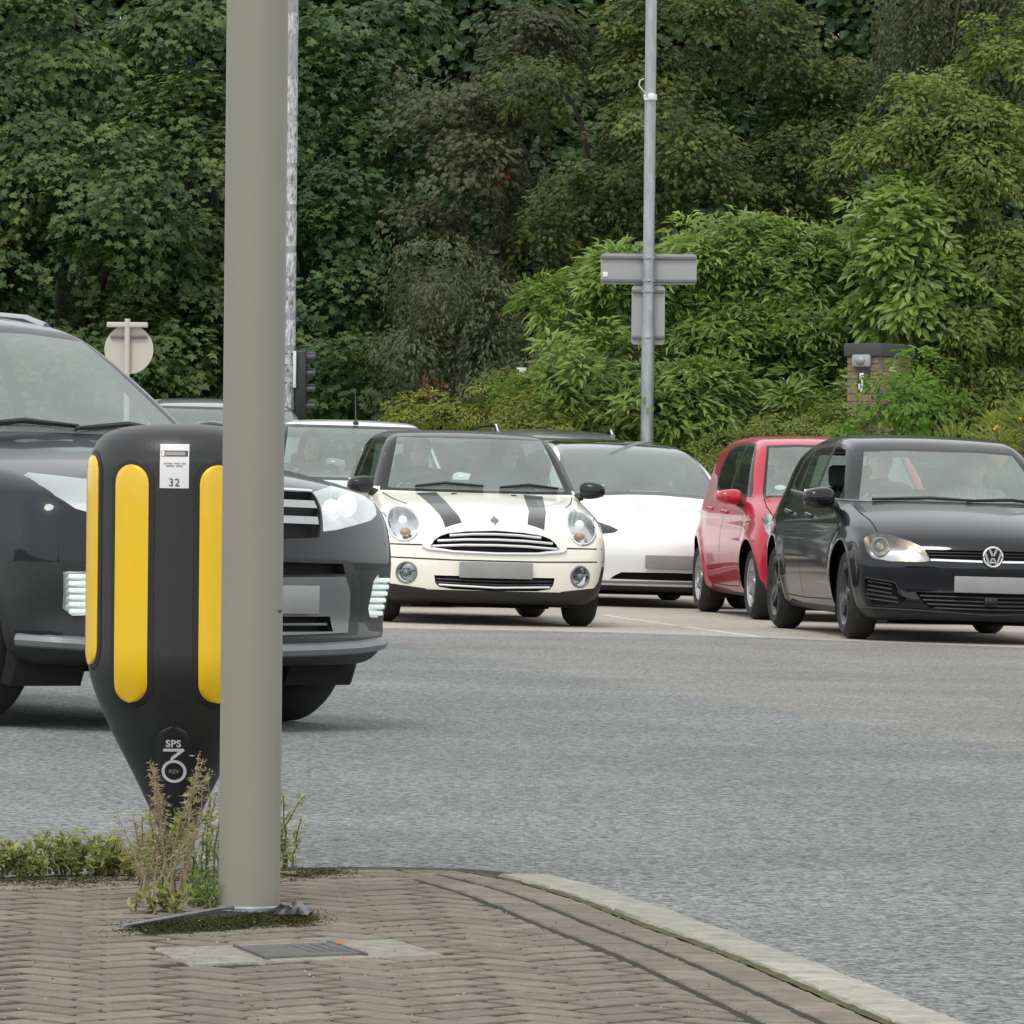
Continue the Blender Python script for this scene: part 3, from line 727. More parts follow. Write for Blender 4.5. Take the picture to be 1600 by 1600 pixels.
    c.strip([(-.40, .284), (0, .272), (.40, .284)], 'f', .010, 'grille_bar', M_['chrome'], lg, lift=-.004)
    for sg in (1, -1):
        f = c.piece('fog', 'fog_light', M_['reflector'], r, depth=.05, sel=lambda p, sg=sg: p.y * sg > 0); c.piece('fog', 'lens', M_['lens'], f, off=-.006, sel=lambda p, sg=sg: p.y * sg > 0)
        c.strip(ell(sg * .626, .366, .069, .073, 28), 'f', .008, 'chrome_ring', M_['satin'], f, closed=True)
        q = c.project(np.array([[sg * .626, .366]]), 'f')[0]; m = MB(); m.box((q[0] - .02, q[1], q[2] + .012), (.03, .12, .012), bev=.004); m.ball((q[0] - .03, q[1], q[2]), (.03, .032, .032)); m.build('bulb', M_['satin'], f)
    flat_plate(c, -.265, .265, .34, .455)
    seams(c, [([(-.80, .566), (-.52, .566)], 'f'), ([(.52, .566), (.80, .566)], 'f'), ([(-.80, .474), (-.3, .464), (.3, .464), (.80, .474)], 'f')], .009)
    for sg in (1, -1):
        c.ribbon([(-1.10, sg * .70), (-.80, sg * .645), (-.62, sg * .58)], 't', .008, 'panel_gap', M_['gap'], r)
        c.ribbon([(-.24, sg * .735), (-.42, sg * .76), (-.52, sg * .775), (-.40, sg * .80)], 't', .006, 'panel_gap', M_['gap'], r)
    seams(c, [([(-1.28, .97), (-1.24, .5), (-1.3, .3)], v) for v in 'lr'] + [([(-2.46, 1.0), (-2.5, .6), (-2.4, .28)], v) for v in 'lr'])
    p = c.project(np.array([[0, .752]]), 'f')[0]; n = c.normals(p[None])[0]
    b = MB(); b.lathe([(.030, 0), (.028, .006), (.001, .008)], 20, Matrix.Translation(p) @ Vector(n).to_track_quat('Z', 'Y').to_matrix().to_4x4()); 
    b.box((0, 0, .004), (.10, .016, .004), Matrix.Translation(p) @ Vector(n).to_track_quat('Z', 'X').to_matrix().to_4x4(), bev=.001); b.build('bonnet_badge', M_['satin'], r)
    for y in (-.20, .24):
        q = c.project(np.array([[-.90, y]]), 't')[0]; b = MB(); b.box((q[0], q[1], q[2] + .004), (.02, .04, .008), bev=.003); b.build('washer_jet', M_['plastic'], r)
    wp = wipers(c, [[(-.46, .972), (-.24, 1.0), (.04, .985)], [(.16, .978), (.38, 1.0), (.60, .982)]]); wp.build('wiper', M_['plastic'], r)
    mirrors(c, .86, .985, -1.16, (.085, .095, .062), M_['gloss_black'], M_['plastic'])
    handles(c, [(-2.30, .86)], M_['chrome'])
    return c
# ---------------- black five-door
def black_car():
    th = R(8); c = build_car(GOLF, 'hatchback', 'black five door hatchback with one headlight lit and the driver window open', 'car', None, place(1338, 998, -1, GOLF, th), th)
    r = c.root
    c.region('screen_border', [(-.715, .945), (-.565, 1.335), (-.3, 1.348), (.3, 1.348), (.565, 1.335), (.715, .945), (.4, .952), (0, .955), (-.4, .952)], 'f', lim=lambda p: p.x > -2.3)
    c.region('windscreen', [(-.685, .968), (-.545, 1.318), (-.3, 1.332), (.3, 1.332), (.545, 1.318), (.685, .968), (.4, .972), (0, .974), (-.4, .972)], 'f', lim=lambda p: p.x > -2.3)
    c.region('rear_window', [(-.52, 1.06), (-.48, 1.30), (.48, 1.30), (.52, 1.06)], 'b', lim=lambda p: p.x < -3.5)
    sides(c, 'window_frame', [(-1.22, .94), (-1.75, 1.245), (-1.98, 1.34), (-2.2, 1.372), (-2.6, 1.385), (-3.2, 1.36), (-3.45, 1.27), (-3.52, 1.08), (-3.4, 1.0), (-2.3, .975)], lim=lambda p: abs(p.y) > .45, over=('',))
    sides(c, 'window_a', [(-1.38, .968), (-1.82, 1.235), (-2.03, 1.33), (-2.28, 1.352), (-2.38, 1.35), (-2.36, .995)], lim=lambda p: abs(p.y) > .45)
    sides(c, 'window_b', [(-2.46, .997), (-2.48, 1.35), (-2.75, 1.352), (-3.08, 1.33), (-3.06, 1.01)], lim=lambda p: abs(p.y) > .45)
    sides(c, 'window_c', [(-3.11, 1.02), (-3.13, 1.32), (-3.36, 1.24), (-3.42, 1.08)], lim=lambda p: abs(p.y) > .45)
    HL = [(-.835, .70), (-.80, .733), (-.75, .742), (-.67, .738), (-.54, .697), (-.46, .652), (-.421, .572), (-.45, .562), (-.507, .557), (-.68, .557), (-.789, .574), (-.83, .625)]
    sym(c, 'headlight', HL, lim=lambda p: p.x > -.75)
    c.region('grille', [(-.455, .643), (0, .648), (.455, .643), (.425, .578), (0, .574), (-.425, .578)], 'f')
    c.region('intake', [(-.51, .35), (0, .353), (.51, .35), (.455, .268), (.41, .236), (0, .212), (-.41, .236), (-.455, .268)], 'f')
    sym(c, 'vent', [(-.835, .435), (-.64, .405), (-.617, .335), (-.56, .306), (-.60, .258), (-.785, .25), (-.83, .35)], lim=lambda p: p.x > -.7)
    under(c, .215)
    finish_car(c, M_['black'], M_['dark_alloy'], 5, 'twin', wheel_steer=R(-2))
    c.piece('lower_trim', 'lower_trim', M_['plastic'], r); c.piece('screen_border', 'windscreen_border', M_['gloss_black'], r); c.piece('window_frame', 'window_frame', M_['gloss_black'], r)
    c.piece('windscreen', 'windscreen', M_['screen'], r); c.piece('rear_window', 'rear_window', M_['glass'], r)
    c.piece('window_a', 'side_window', M_['glass'], r, sel=lambda p: p.y > 0)      # the driver's own window is wound down
    for n in ('window_b', 'window_c'):
        for sg in (1, -1): c.piece(n, 'side_window', M_['glass'], r, sel=lambda p, sg=sg: p.y * sg > 0)
    for sg, h in lamp(c, 'headlight', 'headlight', r, depth=.08, bowl='grille_silver'):
        q = c.project(np.array([[sg * .735, .655], [sg * .54, .615], [sg * .62, .63]]), 'f')
        b = MB(); b.lathe([(.062, 0), (.066, .012), (.058, .016), (.045, .004), (.03, -.01)], 24, Matrix.Translation(q[0] + np.array([-.05, 0, 0])) @ Matrix.Rotation(R(90), 4, 'Y'), cap=False); b.ball(tuple(q[0] + np.array([-.055, 0, 0])), (.02, .036, .036)); b.build('projector', M_['satin'], h)
        b = MB(); b.ball(tuple(q[1] + np.array([-.045, 0, 0])), (.02, .036, .026)); b.ball(tuple(q[1] + np.array([-.045, -.055 * sg * -1, -.012])), (.014, .02, .014)); b.build('bulb', M_['lit'] if sg < 0 else M_['bulb'], h)
    g = c.piece('grille', 'grille', M_['gap'], r, depth=.05)
    for z in (.628, .606): c.strip([(-.44, z), (0, z + .003), (.44, z)], 'f', .006, 'grille_bar', M_['gloss_black'], g, lift=-.008)
    c.ribbon([(-.418, .574), (0, .570), (.418, .574)], 'f', .014, 'chrome_strip', M_['chrome'], r, lift=.006)
    it = c.piece('intake', 'lower_grille', M_['gap'], r, depth=.06)
    for z, w in ((.325, .48), (.297, .46), (.268, .43), (.240, .38)): c.strip([(-w, z), (0, z - .003), (w, z)], 'f', .007, 'grille_bar', M_['plastic'], it, lift=-.01)
    q = c.project(np.array([[0, .30]]), 'f')[0]; b = MB(); b.box((q[0] - .01, 0, .295), (.04, .10, .075), bev=.02); b.ball((q[0] + .012, 0, .295), (.012, .022, .022)); b.build('radar_sensor', M_['gloss_black'], r)
    for sg in (1, -1):
        v = c.piece('vent', 'bumper_vent', M_['gap'], r, depth=.05, sel=lambda p, sg=sg: p.y * sg > 0)
        for z in (.405, .375, .345, .315, .285): c.strip([(sg * .815, z + .01), (sg * (.66 if z > .34 else .62), z - .012)], 'f', .0065, 'vent_slat', M_['plastic'], v, lift=-.004)
        c.strip([(sg * .835, .44), (sg * .64, .41), (sg * .60, .325), (sg * .55, .305)], 'f', .007, 'vent_edge', M_['gloss_black'], v, lift=.003)
    c.strip([(-.83, .232), (-.42, .222), (0, .205), (.42, .222), (.83, .232)], 'f', .010, 'bumper_lip', M_['black'], r, lift=.006)
    flat_plate(c, -.262, .262, .355, .468)
    for sg in (1, -1):
        c.ribbon([(-1.17, sg * .742), (-.92, sg * .755), (-.62, sg * .735), (-.40, sg * .735)], 't', .008, 'panel_gap', M_['gap'], r)
        c.ribbon([(-.40, sg * .80), (-.36, sg * .80)], 't', .006, 'panel_gap', M_['gap'], r)
    seams(c, [([(-1.30, .93), (-1.22, .6), (-1.26, .30)], v) for v in 'lr'] + [([(-2.42, .98), (-2.42, .5), (-2.4, .26)], v) for v in 'lr'] + [([(-1.3, .265), (-2.4, .255), (-3.0, .265)], v) for v in 'lr'])
    handles(c, [(-2.20, .845), (-3.02, .865)], M_['black'])
    sides_trim = MB()
    for v in 'lr': c.strip([(-1.25, .965), (-2.3, .99), (-3.45, 1.03)], v, .008, None, None, None, mb=sides_trim)
    sides_trim.build('window_trim', M_['satin'], r)
    mirrors(c, .955, .985, -1.42, (.10, .115, .07), M_['black'], M_['plastic'], lower=True)
    # round badge: ring with the letters V over W
    q = c.project(np.array([[0, .604]]), 'f')[0]; Mb = Matrix.Translation((q[0] + .016, 0, .604)) @ Matrix.Rotation(R(90), 4, 'Z') @ Matrix.Rotation(R(90), 4, 'X')
    b = MB(); b.lathe([(.078, -.02), (.078, -.002), (.001, -.001)], 40, Mb); bd = b.build('badge', M_['gloss_black'], r)
    b = MB(); b.tube([(.066 * math.cos(a), .066 * math.sin(a), .003) for a in np.linspace(0, 2 * math.pi, 40, endpoint=False)], .0085, 8, closed=True, M=Mb)
    def bar(p, q, w=.0135):
        d = Vector((q[0] - p[0], q[1] - p[1])); n = Vector((-d.y, d.x)).normalized() * w / 2
        b.prism([(p[0] + n.x, p[1] + n.y), (p[0] - n.x, p[1] - n.y), (q[0] - n.x, q[1] - n.y), (q[0] + n.x, q[1] + n.y)], .0, .008, Mb)
    for s in (1, -1):
        bar((s * .026, .056), (s * .004, .008)); bar((s * .055, .030), (s * .026, -.054)); bar((s * .026, -.054), (s * .004, -.006), .011)
    b.build('badge_emblem', M_['chrome'], bd)
    wp = wipers(c, [[(-.60, .968), (-.2, .985), (.12, .975)], [(.05, .972), (.4, .985), (.66, .965)]]); wp.build('wiper', M_['plastic'], r)
    hx = GOLF['header']; m = MB(); m.prism([(-.16, 1.332), (.16, 1.332), (.145, 1.262), (.125, 1.252), (-.125, 1.252), (-.145, 1.262)], 0, .03, Matrix(((0, 0, 1, -1.93), (1, 0, 0, 0), (0, 1, 0, 0), (0, 0, 0, 1))) @ Matrix.Identity(4)); m.build('sensor_housing', M_['interior'], r)
    return c
# ---------------- red five-door
def red_car():
    th = R(8); c = build_car(CITY, 'hatchback', 'red compact hatchback with a white oval disc in its windscreen, behind the black car', 'car', None, place(1190, 968, -1, CITY, th), th)
    r = c.root
    c.region('screen_border', [(-.66, .965), (-.54, 1.385), (-.3, 1.40), (.3, 1.40), (.54, 1.385), (.66, .965), (.3, .975), (-.3, .975)], 'f', lim=lambda p: p.x > -1.8)
    c.region('windscreen', [(-.628, .985), (-.525, 1.368), (-.3, 1.38), (.3, 1.38), (.525, 1.368), (.628, .985), (.3, .99), (-.3, .99)], 'f', lim=lambda p: p.x > -1.8)
    c.region('rear_window', [(-.46, 1.05), (-.44, 1.34), (.44, 1.34), (.46, 1.05)], 'b', lim=lambda p: p.x < -3)
    sides(c, 'window_frame', [(-1.0, .965), (-1.26, 1.18), (-1.45, 1.33), (-1.62, 1.395), (-1.9, 1.408), (-2.3, 1.405), (-2.62, 1.365), (-2.72, 1.2), (-2.62, 1.02), (-1.9, .985)], lim=lambda p: abs(p.y) > .4, over=('',))
    sides(c, 'window_a', [(-1.10, .99), (-1.30, 1.175), (-1.47, 1.31), (-1.64, 1.375), (-1.88, 1.388), (-1.88, 1.005)], lim=lambda p: abs(p.y) > .4)
    sides(c, 'window_b', [(-1.95, 1.01), (-1.96, 1.388), (-2.3, 1.385), (-2.58, 1.35), (-2.66, 1.2), (-2.58, 1.035)], lim=lambda p: abs(p.y) > .4)
    sym(c, 'headlight', [(-.755, .80), (-.73, .835), (-.682, .838), (-.60, .815), (-.52, .76), (-.50, .70), (-.53, .66), (-.60, .645), (-.70, .649), (-.745, .70)], lim=lambda p: p.x > -.75)
    c.region('intake', [(-.52, .42), (.52, .42), (.45, .28), (-.45, .28)], 'f'); c.region('grille', [(-.3, .66), (.3, .66), (.28, .63), (-.28, .63)], 'f')
    under(c, .20)
    finish_car(c, M_['red'], M_['silver'], 7, 'single')
    c.piece('lower_trim', 'lower_trim', M_['plastic'], r); c.piece('screen_border', 'windscreen_border', M_['gloss_black'], r); c.piece('window_frame', 'window_frame', M_['gloss_black'], r)
    glaze(c)
    for sg, h in lamp(c, 'headlight', 'headlight', r, depth=.08):
        q = c.project(np.array([[sg * .64, .74], [sg * .68, .68]]), 'f'); b = MB(); b.ball(tuple(q[0] + np.array([-.05, 0, 0])), (.025, .045, .045)); b.build('bulb', M_['bulb'], h)
        b = MB(); b.ball(tuple(q[1] + np.array([-.04, 0, 0])), (.02, .035, .025)); b.build('indicator', M_['amber'], h)
    c.piece('intake', 'lower_grille', M_['gap'], r, depth=.05); c.piece('grille', 'grille', M_['gap'], r, depth=.03)
    flat_plate(c, -.26, .26, .45, .56)
    for sg in (1, -1):
        c.ribbon([(-.90, sg * .58), (-.85, sg * .66), (-.62, sg * .68), (-.40, sg * .67)], 't', .008, 'panel_gap', M_['gap'], r)
    seams(c, [([(-.98, .97), (-1.02, .6), (-1.12, .30), (-1.2, .25)], v) for v in 'lr'] + [([(-1.915, 1.0), (-1.92, .6), (-1.95, .27)], v) for v in 'lr'] + [([(-1.2, .25), (-1.95, .245), (-2.5, .255)], v) for v in 'lr'])
    handles(c, [(-1.78, .84), (-2.52, .86)], M_['red'])
    mirrors(c, .90, .965, -1.10, (.09, .105, .06), M_['red'], M_['plastic'])
    q = c.project(np.array([[-.50, 1.06]]), 'f')[0]; n = c.normals(q[None])[0]
    b = MB(); b.lathe([(.045, 0), (.045, .002)], 24, Matrix.Translation(q - n * .012) @ Vector(n).to_track_quat('Z', 'Y').to_matrix().to_4x4() @ Matrix.Scale(.72, 4, (0, 1, 0))); b.build('permit_disc', M_['paper'], r)
    wp = wipers(c, [[(-.50, .985), (-.1, 1.0), (.2, .99)]]); wp.build('wiper', M_['plastic'], r)
    return c
# ---------------- white saloon
def white_car():
    th = R(11); c = build_car(SALOON, 'saloon_car', 'white saloon with a dark glass roof, smooth nose and slim lower intake', 'car', None, Vector((1.22, 49.7, road_z(1.22))), th)
    r = c.root
    G = [(-1.25, 0), (-1.262, .3), (-1.30, .55), (-1.36, .68), (-1.55, .685), (-1.75, .66), (-2.1, .60), (-2.5, .565), (-3.0, .55), (-3.5, .53), (-3.6, .4), (-3.62, 0)]
    c.region('roof_glass', G + [(x, -y) for x, y in G[::-1] if y > 0], 't', lim=lambda p: p.z > .8)
    Wd = [(-1.31, 0), (-1.32, .3), (-1.36, .55), (-1.40, .635), (-1.6, .64), (-1.8, .615), (-2.14, .565), (-2.15, .4), (-2.15, 0)]
    c.region('windscreen', Wd + [(x, -y) for x, y in Wd[::-1] if y > 0], 't', lim=lambda p: p.z > .8)
    sides(c, 'window_frame', [(-1.55, .93), (-1.95, 1.19), (-2.25, 1.30), (-2.6, 1.345), (-3.1, 1.33), (-3.6, 1.22), (-4.0, 1.03), (-3.9, .97)], lim=lambda p: abs(p.y) > .45, over=('',))
    sides(c, 'window_a', [(-1.75, .965), (-2.02, 1.18), (-2.3, 1.29), (-2.6, 1.325), (-2.68, 1.32), (-2.65, .975)], lim=lambda p: abs(p.y) > .45)
    sides(c, 'window_b', [(-2.74, .98), (-2.76, 1.32), (-3.1, 1.31), (-3.5, 1.20), (-3.75, 1.05), (-3.6, .99)], lim=lambda p: abs(p.y) > .45)
    sym(c, 'headlight', [(-.87, .765), (-.80, .775), (-.62, .735), (-.50, .685), (-.446, .652), (-.50, .628), (-.60, .615), (-.72, .64), (-.82, .69)], lim=lambda p: p.x > -1.0)
    c.region('intake', [(-.53, .238), (-.49, .27), (-.44, .298), (0, .303), (.44, .298), (.49, .27), (.53, .238), (0, .236)], 'f')
    under(c, .185)
    finish_car(c, M_['white'], M_['dark_alloy'], 5, 'twin')
    c.piece('lower_trim', 'lower_trim', M_['plastic'], r); c.piece('roof_glass', 'glass_roof', M_['panel_glass'], r); c.piece('window_frame', 'window_frame', M_['gloss_black'], r)
    glaze(c)
    for sg, h in lamp(c, 'headlight', 'headlight', r, glass='dark_lens', depth=.05, bowl='satin'): pass
    c.piece('intake', 'lower_grille', M_['gap'], r, depth=.05)
    c.ribbon([(-.80, .212), (-.4, .215), (0, .218), (.4, .215), (.80, .212)], 'f', .022, 'bumper_lip', M_['satin'], r, lift=.008)
    flat_plate(c, -.26, .26, .335, .45)
    mirrors(c, .96, .935, -1.62, (.09, .10, .06), M_['white'], M_['plastic'])
    handles(c, [(-2.55, .83), (-3.5, .85)], M_['white'])
    m = MB(); m.box((-1.42, .03, .99), (.03, .26, .006)); m.build('permit_strip', M_['paper'], r)
    return c
# ---------------- charcoal four-wheel drive, crossing close to the traffic island
def large_car():
    th = R(42); c = build_car(SUV, 'off_road_car', 'large charcoal off-road car crossing behind the bollard with its daytime lamps lit', 'car', None, place(478, 1126, 1, SUV, th, -.17), th)
    r = c.root
    c.region('screen_border', [(-.755, 1.12), (-.62, 1.60), (-.3, 1.622), (.3, 1.622), (.62, 1.60), (.755, 1.12), (.3, 1.14), (-.3, 1.14)], 'f', lim=lambda p: p.x > -2.5)
    c.region('windscreen', [(-.715, 1.155), (-.595, 1.565), (-.3, 1.588), (.3, 1.588), (.595, 1.565), (.715, 1.155), (.3, 1.168), (-.3, 1.168)], 'f', lim=lambda p: p.x > -2.5)
    c.region('rear_window', [(-.56, 1.16), (-.52, 1.5), (.52, 1.5), (.56, 1.16)], 'b', lim=lambda p: p.x < -4)
    sides(c, 'window_frame', [(-1.42, 1.10), (-1.82, 1.37), (-2.1, 1.54), (-2.35, 1.60), (-2.9, 1.615), (-3.7, 1.585), (-4.15, 1.50), (-4.28, 1.32), (-4.0, 1.17), (-2.6, 1.12)], lim=lambda p: abs(p.y) > .45, over=('',))
    sides(c, 'window_a', [(-1.72, 1.135), (-1.98, 1.40), (-2.2, 1.54), (-2.4, 1.58), (-2.68, 1.59), (-2.66, 1.145)], lim=lambda p: abs(p.y) > .45)
    sides(c, 'window_b', [(-2.76, 1.15), (-2.78, 1.59), (-3.5, 1.57), (-3.46, 1.165)], lim=lambda p: abs(p.y) > .45)
    sides(c, 'window_c', [(-3.56, 1.18), (-3.58, 1.565), (-4.05, 1.47), (-4.15, 1.33), (-3.98, 1.205)], lim=lambda p: abs(p.y) > .45)
    sym(c, 'headlight', [(-.345, .955), (-.45, .968), (-.62, .982), (-.76, 1.002), (-.80, .990), (-.82, .955), (-.815, .915), (-.77, .868), (-.70, .846), (-.55, .826), (-.40, .806), (-.315, .80), (-.33, .88)][::-1], lim=lambda p: p.x > -.9)
    c.region('grille', [(-.335, .955), (0, .962), (.335, .955), (.32, .88), (.285, .775), (0, .766), (-.285, .775), (-.32, .88)], 'f')
    c.region('lower_panel', [(-.50, .685), (0, .695), (.50, .685), (.58, .60), (.62, .45), (.60, .385), (0, .375), (-.60, .385), (-.62, .45), (-.58, .60)], 'f')
    c.region('intake', [(-.44, .672), (0, .678), (.44, .672), (.46, .63), (0, .622), (-.46, .63)], 'f')
    c.region('skid', [(-.45, .622), (0, .618), (.45, .622), (.50, .56), (.525, .47), (.51, .395), (0, .385), (-.51, .395), (-.525, .47), (-.50, .56)], 'f')
    c.region('low_intake', [(-.38, .462), (.38, .462), (.40, .40), (-.40, .40)], 'f')
    sym(c, 'side_recess', [(-.97, .655), (-.78, .66), (-.66, .64), (-.64, .45), (-.70, .40), (-.97, .385)], lim=lambda p: p.x > -.56)
    sym(c, 'drl', [(-.83, .622), (-.73, .628), (-.695, .60), (-.685, .49), (-.71, .455), (-.78, .452), (-.815, .48)], lim=lambda p: p.x > -.6)
    ra = SUV['wr'] + .06
    for wx, rr in c.wheels:
        poly = [(wx + (ra + .06) * math.cos(a), rr + (ra + .06) * math.sin(a)) for a in np.linspace(-.7, math.pi + .7, 30)]
        sides(c, 'lower_trim', poly, lim=lambda p: abs(p.y) > .5, over=('',))
    under(c, .375)
    finish_car(c, M_['charcoal'], M_['silver'], 6, 'twin')
    for reg, nm, mm in (('lower_trim', 'lower_trim', 'plastic'), ('screen_border', 'windscreen_border', 'gloss_black'), ('window_frame', 'window_frame', 'gloss_black'), ('lower_panel', 'bumper_panel', 'plastic')): c.piece(reg, nm, M_[mm], r)
    for sg in (1, -1): c.piece('side_recess', 'bumper_recess', M_['plastic'], r, sel=lambda p, sg=sg: p.y * sg > 0)
    c.piece('skid', 'skid_plate', M_['satin'], r, off=.008)
    c.piece('intake', 'lower_grille', M_['gap'], r, depth=.05); li = c.piece('low_intake', 'lower_grille', M_['gap'], r, depth=.05)
    c.strip([(-.38, .43), (.38, .43)], 'f', .006, 'grille_bar', M_['satin'], li, lift=-.008)
    glaze(c)
    for sg, h in lamp(c, 'headlight', 'headlight', r, depth=.10, bowl='white_bowl'):
        for y, z, rr in ((.62, .905, .05), (.47, .885, .045)):
            q = c.project(np.array([[sg * y, z]]), 'f')[0]; b = MB(); b.ball(tuple(q + np.array([-.06, 0, 0])), (.03, rr, rr)); b.build('bulb', M_['bulb'], h)
    g = c.piece('grille', 'grille', M_['gap'], r, depth=.05)
    for z, w in ((.913, .315), (.848, .30)): c.ribbon([(-w, z - .004), (0, z), (w, z - .004)], 'f', .030, 'grille_bar', M_['grille_silver'], g, lift=-.004)
    c.strip([(-.335, .957), (0, .964), (.335, .957)], 'f', .008, 'grille_surround', M_['chrome'], g, lift=.002)
    for sg in (1, -1):
        d = c.piece('drl', 'daytime_lamp', M_['reflector'], r, depth=.04, sel=lambda p, sg=sg: p.y * sg > 0)
        for k in range(6):
            z = .605 - k * .027; q = c.project(np.array([[sg * (.765 - .004 * k), z]]), 'f')[0]; b = MB(); b.box((q[0] - .012, q[1], z), (.03, .095, .018), Matrix.Identity(4), bev=.005); b.build('lamp_cell', M_['led'], d)
    c.strip([(-.90, .352), (-.6, .335), (0, .325), (.6, .335), (.90, .352)], 'f', .028, 'bumper_lip', M_['satin'], r, lift=.0)
    flat_plate(c, -.26, .26, .472, .585)
    for sg in (1, -1):
        c.ribbon([(-1.22, sg * .80), (-1.0, sg * .80), (-.80, sg * .815)], 't', .008, 'panel_gap', M_['gap'], r)
        m = MB(); P = c.project(np.array([[x, sg * .60] for x in (-2.28, -2.42, -2.7, -3.2, -3.7, -4.0, -4.15)]), 't'); P[1:-1, 2] += .018; m.tube([tuple(p) for p in P], .017, 8); m.build('roof_rail', M_['silver'], r)
    seams(c, [([(-1.45, 1.10), (-1.38, .7), (-1.42, .42)], v) for v in 'lr'] + [([(-2.71, 1.13), (-2.72, .7), (-2.7, .42)], v) for v in 'lr'])
    handles(c, [(-2.5, 1.0), (-3.5, 1.02)], M_['charcoal'])
    mirrors(c, 1.03, 1.15, -1.62, (.11, .125, .09), M_['charcoal'], M_['plastic'])
    wp = wipers(c, [[(-.62, 1.16), (-.2, 1.20), (.05, 1.185)], [(.02, 1.175), (.35, 1.20), (.66, 1.17)]]); wp.build('wiper', M_['plastic'], r)
    return c
# ---------------- waiting cars further back
def plain_car(sp, name, label, loc, th, paint, rails=False, aerial=False, base=None):
    c = build_car(sp, name, label, 'car', None, loc, th); r = c.root; W = c.W; b = sp['belt']; hx, hz = sp['header']; co = sp['cowl']
    wb_, wt = W * .845, W * .70
    c.region('screen_border', [(-wb_, b - .02), (-wt, hz + .02), (wt, hz + .02), (wb_, b - .02)], 'f', lim=lambda p: p.x > hx - .5)
    c.region('windscreen', [(-wb_ + .04, b + .005), (-wt + .025, hz - .005), (wt - .025, hz - .005), (wb_ - .04, b + .005)], 'f', lim=lambda p: p.x > hx - .5)
    c.region('rear_window', [(-W * .6, b + .06), (-W * .56, hz - .08), (W * .56, hz - .08), (W * .6, b + .06)], 'b', lim=lambda p: p.x < -sp['L'] + .9)
    xe = -sp['L'] + .42; xm = (co + xe) / 2 - .15
    sides(c, 'window_a', [(co - .28, b), (hx - .12, hz - .03), (xm + .04, hz - .015), (xm + .04, b + .01)], lim=lambda p: abs(p.y) > .4)
    sides(c, 'window_b', [(xm - .04, b + .01), (xm - .04, hz - .015), (xe - .02 + .3, hz - .03), (xe + .05, b + .06)], lim=lambda p: abs(p.y) > .4)
    sym(c, 'headlight', [(-W * .93, b - .22), (-W * .85, b - .19), (-W * .55, b - .26), (-W * .5, b - .34), (-W * .85, b - .33)], lim=lambda p: p.x > -1)
    c.region('grille', [(-W * .45, b - .29), (W * .45, b - .29), (W * .42, b - .38), (-W * .42, b - .38)], 'f'); c.region('intake', [(-W * .6, .42), (W * .6, .42), (W * .52, .28), (-W * .52, .28)], 'f')
    under(c, sp['zb'] + .05)
    finish_car(c, paint, M_['silver'], 6, 'single')
    c.piece('lower_trim', 'lower_trim', M_['plastic'], r); c.piece('screen_border', 'windscreen_border', M_['gloss_black'], r)
    glaze(c)
    for sg, h in lamp(c, 'headlight', 'headlight', r, depth=.06): pass
    c.piece('grille', 'grille', M_['gap'], r, depth=.03); c.piece('intake', 'lower_grille', M_['gap'], r, depth=.03)
    flat_plate(c, -.26, .26, .44, .55)
    mirrors(c, W + .07, b + .01, co - .32, (.09, .10, .065), paint, M_['plastic'])
    seams(c, [([(co - .25, b - .02), (co - .2, .6), (co - .25, .3)], v) for v in 'lr'] + [([(xm, b), (xm, .6), (xm, .3)], v) for v in 'lr'])
    if rails:
        for sg in (1, -1):
            m = MB(); P = c.project(np.array([[x, sg * W * .64] for x in (hx - .3, hx - .42, hx - .75, hx - 1.3, hx - 1.8, hx - 1.95)]), 't'); P[1:-1, 2] += .05; m.tube([tuple(p) for p in P], .024, 8); m.build('roof_rail', M_['chrome'], r)
    if aerial:
        p = c.project(np.array([[hx - .12, .02]]), 't')[0]; m = MB(); m.tube([tuple(p), (p[0] - .02, p[1], p[2] + .05), (p[0] - .10, p[1], p[2] + .30)], [.014, .006, .004], 6); m.ball((p[0], p[1], p[2] + .01), (.03, .025, .02)); m.build('aerial', M_['plastic'], r)
    return c
